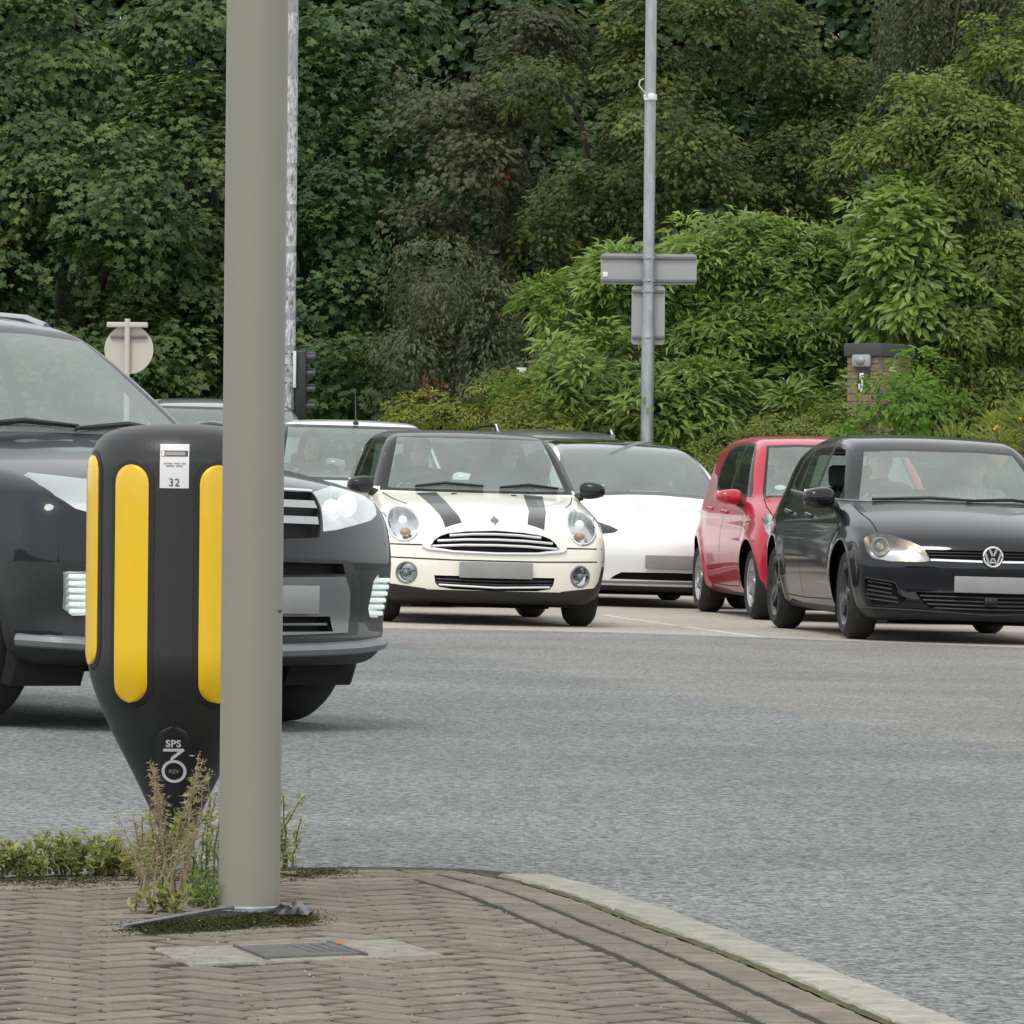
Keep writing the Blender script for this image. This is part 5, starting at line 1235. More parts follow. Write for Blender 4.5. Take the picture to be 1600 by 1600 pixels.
PR = [(z * .991, r) for z, r in [(.0, .046), (.03, .047), (.05, .040), (.075, .043), (.114, .059), (.22, .110), (.314, .159), (.40, .197), (.425, .206), (.455, .215), (.481, .2195), (.51, .222), (.95, .222), (.985, .2205), (1.012, .214), (1.035, .203), (1.052, .186), (1.064, .162), (1.073, .125), (1.079, .07), (1.081, .002)]]
zz = np.array([p[0] for p in PR]); rr_ = np.array([p[1] for p in PR])
def brad(z): return float(np.interp(z, zz, rr_))
def bpt(u_, z, off=0.0, ang=0.0):
    r = brad(z); a = ang + u_ / (.222 if ang else max(r, .05))
    if ang and r < .222 and (abs(ang) < 1 or abs(ang) > 2.1):     # the strips run straight down past the start of the taper
        k = max(-1, min(1, .222 * math.sin(a) / r)); a = math.asin(k) if abs(ang) < 1 else math.pi - math.asin(k)
    r += off; return (r * math.sin(a), -r * math.cos(a), z)
m = MB(); zs = sorted(set(list(np.linspace(.0, 1.0, 50)) + [p[0] for p in PR])); m.lathe([(brad(z), z) for z in zs], 56); m.build('bollard_shell', M_bol, boll, sharp=50)
m = MB(); m.lathe([(.085, -.03), (.085, .006), (.05, .012), (.05, .03)], 32); m.build('base_plate', M_galv, boll)
def capsule(z0, z1, w, ang, off, th, name, mm, parent, nu=9, nz=30):
    mb = MB(); hw = w / 2; ts = np.r_[np.linspace(0, 1, 7) ** 1.5 * hw, np.linspace(hw, (z1 - z0) - hw, nz)[1:-1], (z1 - z0) - np.linspace(1, 0, 7) ** 1.5 * hw]
    V = []
    for t in ts:
        e = min(t, z1 - z0 - t); hwz = hw if e >= hw else math.sqrt(max(1e-9, hw * hw - (hw - e) ** 2))
        for i in range(nu):
            q = -1 + 2 * i / (nu - 1); V.append(bpt(q * hwz, z0 + t, off + th * (1 - q ** 6), ang))
    n = len(ts); F = [(j * nu + i, j * nu + i + 1, (j + 1) * nu + i + 1, (j + 1) * nu + i) for j in range(n - 1) for i in range(nu - 1)]
    b0 = len(V); rim = [i for i in range(nu)] + [j * nu + nu - 1 for j in range(1, n)] + [(n - 1) * nu + i for i in range(nu - 2, -1, -1)] + [j * nu for j in range(n - 2, 0, -1)]
    W2 = []
    for i in rim: x, y, z = V[i]; k = 1 - (off + .004) / math.hypot(x, y); W2.append((x * k, y * k, z))
    F += [(rim[i], b0 + i, b0 + (i + 1) % len(rim), rim[(i + 1) % len(rim)]) for i in range(len(rim))]
    mb.add(V + W2, F); return mb.build(name, mm, parent, sharp=60)
for a, z0, z1 in ((-28, .392, .970), (28, .392, .970), (-70, .480, .992), (70, .480, .992), (-110, .480, .992), (110, .480, .992), (-152, .392, .970), (152, .392, .970)):
    rc = capsule(z0 - .014, z1 + .014, .122, R(a), .0012, .0012, 'strip_recess_shade', M_bold, boll); capsule(z0, z1, .093, R(a), .0035, .004, 'reflector_strip', M_yel, boll)
plq = capsule(.150, .335, .088, 0, .003, .004, 'name_plaque', M_bol, boll)
def wrap(name, V, F, du, dz, mm, parent, off):
    return mesh_np(name, [bpt(v[0] + du, v[1] + dz, off) for v in V], F, mm, parent, False)
V, F = font_mesh('SPS', .024, 1.05, .0008); wrap('lettering', V, F, 0, .285, M_wht, plq, .0085)
mb = MB()
def bar2(p, q, w):
    d = np.array(q) - np.array(p); l = np.linalg.norm(d); n = np.array((-d[1], d[0])) / l * w / 2; k = max(2, int(l / .006)); V = []
    for i in range(k + 1):
        c = np.array(p) + d * i / k; V += [bpt(*(c + n), .0085), bpt(*(c - n), .0085)]
    mb.add(V, [(2 * i, 2 * i + 1, 2 * i + 3, 2 * i + 2) for i in range(k)])
bar2((-.024, .277), (.024, .277), .007); bar2((.0235, .279), (-.004, .256), .0075); bar2((-.004, .257), (-.004, .249), .006)
A = np.linspace(0, 2 * math.pi, 37); V = []
for a in A: V += [bpt(.0285 * math.cos(a), .224 + .0285 * math.sin(a), .0085), bpt(.0215 * math.cos(a), .224 + .0215 * math.sin(a), .0085)]
mb.add(V, [(2 * i, 2 * i + 1, 2 * i + 3, 2 * i + 2) for i in range(36)]); mb.build('emblem', M_wht, plq, False)
V, F = font_mesh('REV', .014, 1, .0002); wrap('lettering', V, F, 0, .219, M_pnk, plq, .0085)
V = []; 
for j in range(5):
    for i in range(7): V.append(bpt(-.035 + .07 * i / 6, .913 + .107 * j / 4, .002))
st = mesh_np('sticker', V, [(j * 7 + i, j * 7 + i + 1, (j + 1) * 7 + i + 1, (j + 1) * 7 + i) for j in range(4) for i in range(6)], M_wht, boll)
V, F = font_mesh('32', .027, 1.05, .0); wrap('lettering', V, F, 0, .918, M_prt, st, .0035)
def stick_rect(u0, u1, z0, z1, mm, off, nm='print'):
    V = [bpt(u0 + (u1 - u0) * i / 4, z, off) for z in (z0, z1) for i in range(5)]; return mesh_np(nm, V, [(i, i + 1, 6 + i, 5 + i) for i in range(4)], mm, st)
stick_rect(-.032, .032, .990, 1.004, M_prt, .0028); stick_rect(-.022, .026, .9925, 1.0015, M_pnk, .0034); stick_rect(-.031, -.024, .991, 1.003, M_wht, .0034)
V, F = font_mesh('electrical fault', .0085, 1, 0); wrap('lettering', V, F, 0, .967, M_pnk, st, .0035) if False else None
for k, (a, b) in enumerate(((-.026, -.004), (0, .014), (.017, .027), (-.02, .0), (.004, .02))): stick_rect(a, b, .972 - .006 * (k > 2), .9745 - .006 * (k > 2), M_pnk, .0034)

lp = on_road(387, 1423, PZ); lp.y += .07; post = empty('lamp_post', tuple(lp)); tag(post, 'thick stone grey lamp post standing in the brick paving beside the bollard', 'lamp post')
m = MB(); m.lathe([(.0675, -.05), (.0675, 2.2), (.0670, 4.6), (.05, 4.64), (.05, 5.4), (.0, 5.42)], 48); m.build('shaft', M_post, post)
m = MB(); m.box((.0, .062, .75), (.075, .014, .5), bev=.004); m.build('access_door', M_post, post)
m = MB(); m.ball((.062, -.028, .655), (.006, .006, .007)); m.build('bolt', M_dirty, post)
m = MB(); m.lathe([(.072, -.02), (.072, .005), (.069, .008)], 40); m.build('collar', M_galv, post)

# slim signal pole plastered with old stickers, signal head on its right
M_stick = mat('peeling_stickers', (.62, .64, .66), .5, col2=(.06, .065, .075), scale=26, bump=.15, stretch=(1.6, 1.6, .55)); M_polep = mat('weathered_grey_pole', (.40, .415, .43), .45, .3, col2=(.15, .17, .20), scale=10, stretch=(1, 1, .35))
q = at(450.5, 640, 56.5); sp_ = empty('signal_pole', (q.x, q.y, gz(q.x))); tag(sp_, 'slim pole with peeling stickers and a traffic signal head, just behind the lamp post', 'signal pole')
m = MB(); m.lathe([(.062, -.03), (.062, 7.5), (.0, 7.52)], 24); m.build('pole', M_polep, sp_)
zb_ = lambda py: at(451, py, 56.5).z - gz(q.x)
for a, b in ((640, 590), (585, 548), (540, 500), (496, 455), (448, 395), (385, 330), (320, 262), (255, 190), (180, 120), (60, 20)):
    m = MB(); A = np.linspace(-2.6, .5, 14); V = [(.0645 * math.cos(t), .0645 * math.sin(t), z) for z in (zb_(a), zb_(b)) for t in A]; m.add(V, [(i, i + 1, 15 + i, 14 + i) for i in range(13)]); m.build('sticker', M_stick, sp_)
M_sigb = mat('signal_black', (.018, .02, .022), .45, vary=.2); M_edge = mat('white_board_edge', (.60, .62, .62), .5)
sx = lambda px: at(px, 600, 56.5).x - q.x
hd = MB(); hd.box(((sx(463) + sx(479)) / 2, -.02, (zb_(548) + zb_(652)) / 2), (sx(479) - sx(463), .22, zb_(548) - zb_(652)), bev=.02); hd.build('signal_head', M_sigb, sp_)
hd = MB(); hd.box((sx(461), 0, (zb_(549) + zb_(606)) / 2), (.03, .36, zb_(549) - zb_(606)), bev=.004); hd.build('backing_board', M_edge, sp_)
for k, py in enumerate((560, 585, 610, 636)):
    h = MB(); A = np.linspace(-.25, math.pi + .25, 14); x0, x1 = sx(478), sx(493)
    V = [(x, .075 * math.cos(t) * -1 - .02, zb_(py) + .062 * math.sin(t)) for x in (x0, x1) for t in A] + [(x, .069 * math.cos(t) * -1 - .02, zb_(py) + .056 * math.sin(t)) for x in (x0, x1 - .004) for t in A]
    h.add(V, [(i, i + 1, 15 + i, 14 + i) for i in range(13)] + [(28 + i, 42 + i, 43 + i, 29 + i) for i in range(13)] + [(14 + i, 15 + i, 43 + i, 42 + i) for i in range(13)]); h.build('visor', M_sigb, sp_)
for py in (552, 570, 598):
    b = MB(); b.tube([(-.07, -.06, zb_(py)), (sx(464), -.05, zb_(py))], .010, 6); b.build('bracket', M_dirty, sp_)

# galvanised pole with two blank sign backs
q = at(1011, 676, 58); gp = empty('sign_post', (q.x, q.y, gz(q.x))); tag(gp, 'galvanised post carrying two grey sign backs in a T shape and a white fixing', 'sign post')
gzp = lambda py: at(1011, py, 58).z - gz(q.x); gxp = lambda px, py: at(px, py, 58).x - q.x
m = MB(); m.lathe([(.066, -.05), (.066, 2.6), (.058, 2.7), (.056, 7.5), (0, 7.52)], 28); m.build('pole', M_galv, gp)
def sign_plate(x0, x1, z0, z1, y, nm, rc, mm=None):
    mb = MB(); P = []
    for cx, cz, a0 in ((x1 - rc, z1 - rc, 0), (x0 + rc, z1 - rc, 90), (x0 + rc, z0 + rc, 180), (x1 - rc, z0 + rc, 270)): P += [(cx + rc * math.cos(R(a0 + t)), cz + rc * math.sin(R(a0 + t))) for t in (0, 30, 60, 90)]
    mb.prism(P, 0, .006, Matrix(((1, 0, 0, 0), (0, 0, 1, y), (0, 1, 0, 0), (0, 0, 0, 1)))); return mb.build(nm, mm or M_sign, gp if mm is None else mm and gp, False)
ph = .075
s1 = sign_plate(gxp(939, 418), gxp(1089, 418), gzp(444), gzp(396), ph, 'wide_sign_plate', .03); s2 = sign_plate(gxp(987, 490), gxp(1039, 490), gzp(538), gzp(446), ph, 'tall_sign_plate', .03)
for s_, py, a, b in ((s1, 402.5, 940, 1088), (s1, 438.5, 940, 1088), (s2, 455, 988, 1038), (s2, 527, 988, 1038)):
    m = MB(); z = gzp(py); m.box(((gxp(a, py) + gxp(b, py)) / 2, ph - .014, z), (gxp(b, py) - gxp(a, py), .026, .032), bev=.004); m.build('channel', M_dirty, s_)
    m = MB(); m.lathe([(.068, z - .012), (.070, z - .012), (.070, z + .012), (.068, z + .012)], 20); m.box((0, -.075, z), (.03, .02, .02), bev=.004); m.build('clamp', M_galv, s_)
m = MB(); m.box((gxp(946, 430), ph - .006, gzp(429)), (.05, .006, .05), bev=.002); m.build('label', M_wht, s1)
m = MB(); z = gzp(152); m.lathe([(.060, z - .03), (.068, z - .03), (.068, z + .03), (.060, z + .03)], 18); m.box((.01, -.085, z), (.07, .05, .07), bev=.015); fx = m.build('fixing_band', M_wht, gp)
m = MB(); x0, z0 = gxp(1012, 148), gzp(150); m.tube([(x0, -.07, z0), (x0 - .05, -.08, z0 + .05), (x0 - .09, -.08, z0 + .10), (x0 - .08, -.07, z0 + .15), (x0 - .04, -.065, z0 + .17)], .008, 6); m.build('loose_wire', M_signw, gp)

# round sign seen from behind, above the charcoal car
q = at(201, 545, 60); rs = empty('round_sign', (q.x, q.y, gz(q.x))); tag(rs, 'pale back of a round road sign on a post with a short crossbar on top', 'sign')
z_ = lambda py: at(201, py, 60).z - gz(q.x)
m = MB(); m.tube([(-.015, 0, -.05), (-.015, 0, z_(498))], .030, 14); m.build('pole', M_signw, rs)
m = MB(); m.lathe([(.253, 0), (.256, .004), (.253, .008), (.001, .008)], 48, Matrix.Translation((0, .055, z_(546))) @ Matrix.Rotation(R(90), 4, 'X')); dsc = m.build('sign_disc', M_signw, rs)
m = MB(); m.box((0, .030, z_(526)), (.38, .03, .03), bev=.004); m.build('channel', M_dirty, dsc)
m = MB(); m.box((-.015, -.0, z_(507.5)), (.43, .05, .055), bev=.012); m.build('crossbar', M_signw, rs)

# brick gate pier with lamp
M_pb = brick_mat('buff_brick', (.20, .145, .095), (.27, .195, .13), (.16, .125, .09)); M_mort = mat('mortar', (.24, .22, .19), .95, vary=.3, scale=20); M_slate = mat('slate_coping', (.055, .058, .065), .7, vary=.25, scale=6, bump=.3)
q = at(1373, 600, 57.2); pr = empty('gate_pier', (q.x, q.y, gz(q.x)), R(-28)); tag(pr, 'buff brick gate pier with a slate cap and a grey bulkhead lamp among the shrubs', 'pier')
# local: the near corner at the origin, front face along -x, side face along +y
zt = at(1373, 557, 57.2).z - gz(q.x); pw, pd = .345, .80
m = MB(); m.box((-pw / 2 - .0, pd / 2, zt / 2), (pw - .02, pd - .02, zt)); m.build('core', M_mort, pr, False)
nb = 0; bl, bh, jt = .215, .065, .010; zc = zt - bh / 2 - .006; row = 0; bmesh_cache = {}
def pier_brick(c, size):
    key = tuple(round(s, 3) for s in size)
    if key not in bmesh_cache:
        mb = MB(); mb.box((0, 0, 0), size, bev=.004, seg=1); bmesh_cache[key] = mb.build('brick', M_pb, pr, False); o = bmesh_cache[key]
    else: o = link(D.objects.new('brick', bmesh_cache[key].data), pr)
    o.location = (c[0] + random.gauss(0, .001), c[1] + random.gauss(0, .001), c[2])
while zc > .9:
    ll = [.215, .11] if row % 2 == 0 else [.11, .215]; x = -pw
    for l in ll: pier_brick((x + l / 2, .05, zc), (l, .1025, bh)); x += l + jt * 1.0
    y = .1125 if row % 2 == 0 else .1125; ls = [.215, .215, .215] if row % 2 == 0 else [.1, .215, .215, .1]
    for l in ls: pier_brick((-.05, y + l / 2, zc), (.1025, l, bh)); y += l + jt
    zc -= bh + jt; row += 1
m = MB(); m.box((-pw / 2, pd / 2, zt + .066), (pw + .06, pd + .06, .13), bev=.012); m.build('coping', M_slate, pr)
fz = lambda py: at(1350, py, 57.2).z - gz(q.x)
m = MB(); m.box((-.175, -.03, fz(563.5)), (.20, .06, .125), bev=.02); lm = m.build('bulkhead_lamp', M_sign, pr); m = MB(); m.ball((-.175, -.06, fz(563)), (.055, .035, .045)); m.build('lamp_dome', M_sign, lm)
m = MB(); m.box((-.16, -.008, fz(594)), (.13, .016, .23), bev=.004); pn = m.build('dark_panel', M_sigb, pr)
m = MB(); m.box((-.175, -.024, fz(588)), (.05, .016, .07), bev=.008); m.tube([(-.17, -.025, fz(592)), (-.165, -.03, fz(604)), (-.18, -.03, fz(612))], .010, 6); m.box((-.20, -.022, fz(604)), (.02, .012, .06), bev=.004); m.build('white_bracket', M_wht, pn)
# small pale sign tip half buried in the hedge
q = at(815, 590, 61); m = MB(); zm = at(815, 581, 61).z - gz(q.x); m.box((0, 0, zm), (.10, .02, .09), bev=.004); m.tube([(0, .02, 0), (0, .02, zm + .02)], .02, 8)
o = m.build('marker_post', M_wht, None); o.location = (q.x, q.y, gz(q.x)); tag(o, 'small white marker plate showing above the yellow green hedge', 'marker post')
# ------------------------------------------------------------------ trees, shrubs, weeds
def leaf_mat(name, c0, c1, c2, rough=.5, trans=.32, spec=.3):
    """tone attribute picks each leaf's own green between c0, c1, c2"""
    m, t, p = _new(name); N = t.nodes; L = t.links
    at_ = N.new('ShaderNodeAttribute'); at_.attribute_name = 'tone'
    rp = N.new('ShaderNodeValToRGB'); e = rp.color_ramp.elements; e[0].color = (*c0, 1); e[1].color = (*c2, 1); k = e.new(.5); k.color = (*c1, 1); L.new(at_.outputs['Fac'], rp.inputs[0])
    L.new(rp.outputs[0], p.inputs['Base Color']); p.inputs['Roughness'].default_value = rough; p.inputs['Specular IOR Level'].default_value = spec
    tr = N.new('ShaderNodeBsdfTranslucent'); mul = N.new('ShaderNodeVectorMath'); mul.operation = 'MULTIPLY'; mul.inputs[1].default_value = (1.3, 1.5, .7); L.new(rp.outputs[0], mul.inputs[0]); L.new(mul.outputs[0], tr.inputs[0])
    mx = N.new('ShaderNodeMixShader'); mx.inputs[0].default_value = trans; L.new(p.outputs[0], mx.inputs[1]); L.new(tr.outputs[0], mx.inputs[2]); L.new(mx.outputs[0], N['Material Output'].inputs[0])
    return m
def unit(a): return a / np.maximum(np.linalg.norm(a, axis=-1, keepdims=True), 1e-9)
TEMPL = {   # outline in (along, across), fold height; triangles
    'oval': (np.array([(0, 0, 0), (.32, .5, .10), (.72, .38, .06), (1, 0, -.10), (.72, -.38, .06), (.32, -.5, .10), (.5, 0, -.03)]), [(0, 6, 1), (1, 6, 2), (2, 6, 3), (3, 6, 4), (4, 6, 5), (5, 6, 0)]),
    'lance': (np.array([(0, 0, 0), (.4, .5, .12), (1, 0, -.16), (.4, -.5, .12), (.45, 0, 0)]), [(0, 4, 1), (1, 4, 2), (2, 4, 3), (3, 4, 0)]),
    'lobed': (np.array([(0, 0, 0), (.12, .42, .03), (.38, .24, .05), (.52, .52, 0), (.66, .2, .05), (1, 0, -.12), (.66, -.2, .05), (.52, -.52, 0), (.38, -.24, .05), (.12, -.42, .03), (.42, 0, 0)]),
              [(i, 10, i + 1) for i in range(9)] + [(9, 10, 0)]),
    'blade': (np.array([(0, .5, 0), (0, -.5, 0), (.55, .32, .14), (.55, -.32, .14), (1, 0, 0)]), [(0, 1, 3), (0, 3, 2), (2, 3, 4)]),
}
def leaves(name, P, dirs, nrm, L, Wd, tone, tmpl, m, parent):
    T, tr = TEMPL[tmpl]; d = unit(dirs); s = unit(np.cross(nrm, d)); n = np.cross(d, s)
    V = P[:, None] + d[:, None] * (T[:, 0] * 1.0)[None, :, None] * L[:, None, None] + s[:, None] * T[:, 1][None, :, None] * Wd[:, None, None] + n[:, None] * T[:, 2][None, :, None] * L[:, None, None]
    k = len(T); F = (np.array(tr)[None] + (np.arange(len(P)) * k)[:, None, None]).reshape(-1, 3)
    o = mesh_np(name, V.reshape(-1, 3), F, m, parent, False)
    a = o.data.attributes.new('tone', 'FLOAT', 'POINT'); a.data.foreach_set('value', np.repeat(np.clip(tone, 0, 1), k).astype(np.float32))
    return o
def lobe_boughs(lobes, y, per_m2, rb, flat=1.0, inner=.25, ry=None, clus=0):
    """lobes in photograph pixels at distance y -> bough centres and outward directions. clus: radius of the leafy masses the lobe breaks into"""
    C, O = [], []
    for lb in lobes:
        px, py, rx, rz = lb[:4]; yy = y + (lb[4] if len(lb) > 4 else 0); s = yy / FPX; c = np.array(at(px, py, yy)); r = np.array((rx * s, (ry or max(.7, (rx + rz) * s * .42)), rz * s))
        n = max(6, int(per_m2 * math.pi * r[0] * r[2])); 
        if clus:
            m = max(5, int(1.25 * r[0] * r[2] / clus ** 2)); u = unit(rng.normal(size=(m, 3))); u[:, 1] = np.where((u[:, 1] > .2) & (rng.random(m) < .75), -u[:, 1], u[:, 1])
            f = np.where(rng.random(m) < .2, rng.uniform(.35, .75, m), rng.uniform(.75, 1.06, m)); cc = c + u * r * f[:, None]; rc = clus * rng.uniform(.55, 1.35, m); k = max(3, n // m); idx = np.repeat(np.arange(m), k)
            w = unit(rng.normal(size=(len(idx), 3)) + np.array((0, -.35, .45))); C.append(cc[idx] + w * (rc[idx] * rng.uniform(.55, 1.0, len(idx)))[:, None] * (1.15, 1.0, .72)); O.append(unit(w * 1.2 + unit(u / r)[idx] * .5))
        else:
            u = unit(rng.normal(size=(n, 3))); u[:, 1] = np.where((u[:, 1] > .2) & (rng.random(n) < .75), -u[:, 1], u[:, 1])
            f = np.where(rng.random(n) < inner, rng.uniform(.35, .8, n), rng.uniform(.82, 1.03, n)); C.append(c + u * r * f[:, None]); O.append(unit(u / r))
    return np.vstack(C), np.vstack(O)
def boughs_to_leaves(C, O, nl, rb, leaf, droop=.35, up=.8, jit=.36, tonejit=.22, tone0=.5, spread=.5, thick=.16):
    """every bough a shallow dome of leaves, tips hanging outward"""
    B = len(C); idx = np.repeat(np.arange(B), nl); n = len(idx); rbv = rb * rng.uniform(.6, 1.3, B)[idx]
    a = rng.uniform(0, 2 * math.pi, n); rho = np.sqrt(rng.random(n)); upv = unit(O[idx] * .55 + np.array((0, 0, up))[None]); t1 = unit(np.cross(upv, np.array((.3, 1, .1))[None])); t2 = np.cross(upv, t1)
    rad = t1 * np.cos(a)[:, None] + t2 * np.sin(a)[:, None]
    P = C[idx] + rad * (rho * rbv)[:, None] + upv * ((.35 - rho ** 2 * .6) * rbv * spread + rng.normal(0, thick, n) * rbv)[:, None]
    d = unit(rad * (.5 + rho[:, None]) + O[idx] * .35 + np.array((0, 0, -droop))[None] + rng.normal(0, jit, (n, 3)) * .6); nr = unit(upv + O[idx] * .8 + rng.normal(0, jit, (n, 3)))
    tone = (tone0 + rng.normal(0, tonejit, B))[idx] + rng.normal(0, .13, n)
    Lv = leaf[0] * rng.uniform(.65, 1.25, n); return P, d, nr, Lv, Lv * leaf[1], tone
def limb_path(a, b, k=6, wob=.12):
    a, b = np.array(a), np.array(b); t = np.linspace(0, 1, k)[:, None]; p = a + (b - a) * t; p[1:-1] += rng.normal(0, wob, (k - 2, 3)); return [tuple(q) for q in p]
def tree(name, label, cat, lobes, y, lm, leaf, tmpl, per_m2=14, nl=60, rb=.50, bark=None, trunk=None, group=None, tall=None, limbs=5, crown='crown', stuffy=False, base_dz=0.0, **kw):
    C_, O_ = lobe_boughs(lobes, y, per_m2, rb, inner=kw.pop('inner', .25), ry=kw.pop('ry', None), clus=kw.pop('clus', 0))
    cx = np.mean([at(l[0], l[1], y).x for l in lobes]) if trunk is None else at(trunk, 600, y).x
    by = y + .6; bz = gz(cx) + max(0, .30 * (by - 72)) - .1 + base_dz
    t = empty(name, (cx, by, bz)); tag(t, label, cat, group); off = np.array((cx, by, bz))
    P, d, n, L_, W_, tn = boughs_to_leaves(C_ - off, O_, nl, rb, leaf, **kw)
    ok = P[:, 2] > .02; o = leaves(crown, P[ok], d[ok], n[ok], L_[ok], W_[ok], tn[ok], tmpl, lm, t)
    if bark:
        top = C_[:, 2].max() - bz; m = MB(); th = top * .75; r0 = max(.03, .028 * top)
        m.tube(limb_path((0, 0, -.2), (rng.normal(0, .15), .1, th), 8, .05), [r0 * (1.25 - 1.05 * i / 7) for i in range(8)], 9)
        for k in rng.choice(len(C_), min(len(C_), limbs), replace=False):
            e = C_[k] - off; z0 = min(th * .8, max(.15 * top, e[2] * .55)); m.tube(limb_path((0, .05, z0), tuple(e), 6, .07), [r0 * (.5 - .42 * i / 5) for i in range(6)], 6)
        m.build('trunk', bark, t, sharp=60)
    return t
M_bark = mat('bark', (.10, .085, .065), .95, col2=(.04, .034, .027), scale=12, bump=.8, bscale=30, stretch=(1, 1, .25))
LM = dict(
    syc=leaf_mat('sycamore_leaf', (.042, .074, .028), (.078, .128, .040), (.15, .19, .06)),
    dark=leaf_mat('dark_leaf', (0.028, 0.060, 0.026), (0.052, 0.102, 0.035), (0.092, 0.151, 0.048)),
    brown=leaf_mat('dry_tinted_leaf', (.052, .064, .036), (.088, .098, .052), (.15, .135, .075)),
    grey=leaf_mat('grey_green_leaf', (.06, .076, .042), (.10, .115, .06), (.15, .155, .08)),
    oak=leaf_mat('oak_leaf', (.042, .067, .021), (.088, .118, .032), (.175, .19, .052)),
    laurel=leaf_mat('laurel_leaf', (0.091, 0.156, 0.037), (0.177, 0.263, 0.061), (0.287, 0.375, 0.099), rough=.38, spec=.45),
    hedge=leaf_mat('hedge_leaf', (0.120, 0.162, 0.032), (0.198, 0.228, 0.045), (0.312, 0.312, 0.070)),
    clip=leaf_mat('clipped_hedge_leaf', (0.119, 0.150, 0.039), (0.181, 0.215, 0.053), (0.250, 0.273, 0.077)),
    olive=leaf_mat('olive_shrub_leaf', (0.084, 0.125, 0.033), (0.150, 0.194, 0.046), (0.240, 0.275, 0.075)),
    bright=leaf_mat('bright_shrub_leaf', (0.069, 0.149, 0.022), (0.115, 0.218, 0.032), (0.184, 0.287, 0.050), rough=.38),
    weed=leaf_mat('weed_leaf', (.14, .165, .05), (.235, .255, .085), (.37, .37, .16), trans=.35),
    dry=leaf_mat('dry_seed', (.24, .19, .13), (.36, .29, .21), (.47, .41, .31), rough=.8),
    red=leaf_mat('russet_leaf', (.13, .035, .02), (.18, .05, .025), (.22, .08, .03)),
    purple=leaf_mat('purple_flower', (.10, .06, .22), (.14, .09, .30), (.2, .14, .4)), yellow=leaf_mat('yellow_flower', (.7, .45, .02), (.75, .5, .03), (.8, .55, .05)))
G_ = 'tall trees behind the junction'
LF = (.115, .92)
tree('sycamore_tree', 'broad dark green tree filling the left edge above the charcoal car', 'tree', [(60, 230, 170, 200), (90, 470, 190, 130, -1), (-60, 430, 130, 240), (170, 330, 120, 110, -1.5), (40, 60, 150, 110, .5), (130, 600, 130, 90, -2), (-30, 640, 120, 90, -2)], 68, LM['syc'], LF, 'lobed', bark=M_bark, clus=.62, rb=.34, per_m2=26, nl=40, trunk=95, tone0=.42, group=G_)
tree('sycamore_tree', 'green tree with yellowish boughs directly left of the lamp post', 'tree', [(290, 110, 110, 120), (310, 290, 110, 130, -1), (330, 500, 110, 130, -1.5), (215, 560, 120, 80, -1), (270, 400, 90, 80, -2), (290, 610, 130, 70, -2.5), (400, 600, 90, 80, -2)], 69, LM['syc'], LF, 'lobed', bark=M_bark, clus=.58, rb=.34, per_m2=26, nl=40, trunk=330, tone0=.5, group=G_)
tree('sycamore_tree', 'dark green tree just right of the lamp post', 'tree', [(540, 90, 100, 130), (560, 280, 110, 130, -1), (520, 450, 90, 130, -1.5), (550, 590, 100, 70, -2), (620, 180, 60, 120, -.5), (520, 620, 110, 60, -3), (620, 610, 90, 60, -3), (450, 250, 60, 200, -.5)], 69, LM['dark'], LF, 'lobed', bark=M_bark, clus=.55, rb=.34, per_m2=26, nl=40, trunk=520, tone0=.6, group=G_)
tree('maple_tree', 'brownish grey tree with a few russet leaves left of the sign post', 'tree', [(740, 90, 120, 130), (720, 280, 110, 110, -1), (820, 210, 80, 150, .5), (860, 380, 90, 90), (800, 480, 90, 90, -.5), (660, 400, 70, 90, -.5)], 67.5, LM['brown'], (.085, .8), 'lobed', bark=M_bark, clus=.5, rb=.32, per_m2=28, trunk=790, tone0=.42, nl=44, group=G_, droop=.6)
tree('oak_tree', 'olive green oak with yellow tipped sprays behind the top of the sign post', 'tree', [(940, 130, 120, 130), (1080, 230, 120, 110, -1), (960, 270, 90, 80, -.6), (1100, 60, 130, 100), (880, 330, 80, 70, -.5), (1010, 340, 110, 60, -.3)], 66, LM['oak'], (.085, .62), 'lobed', bark=M_bark, trunk=975, tone0=.46, nl=46, rb=.28, per_m2=36, clus=.5, tonejit=.27, group=G_)
tree('oak_tree', 'olive green oak right of the sign post over the laurels', 'tree', [(1250, 110, 120, 130), (1230, 270, 110, 80, -.8), (1340, 220, 90, 110, -.3), (1150, 310, 90, 50, -.5), (1330, 330, 80, 60, -.5), (1270, 360, 90, 40, -.8)], 66.5, LM['oak'], (.085, .62), 'lobed', bark=M_bark, trunk=1235, tone0=.38, nl=46, rb=.28, per_m2=36, clus=.5, tonejit=.25, group=G_)
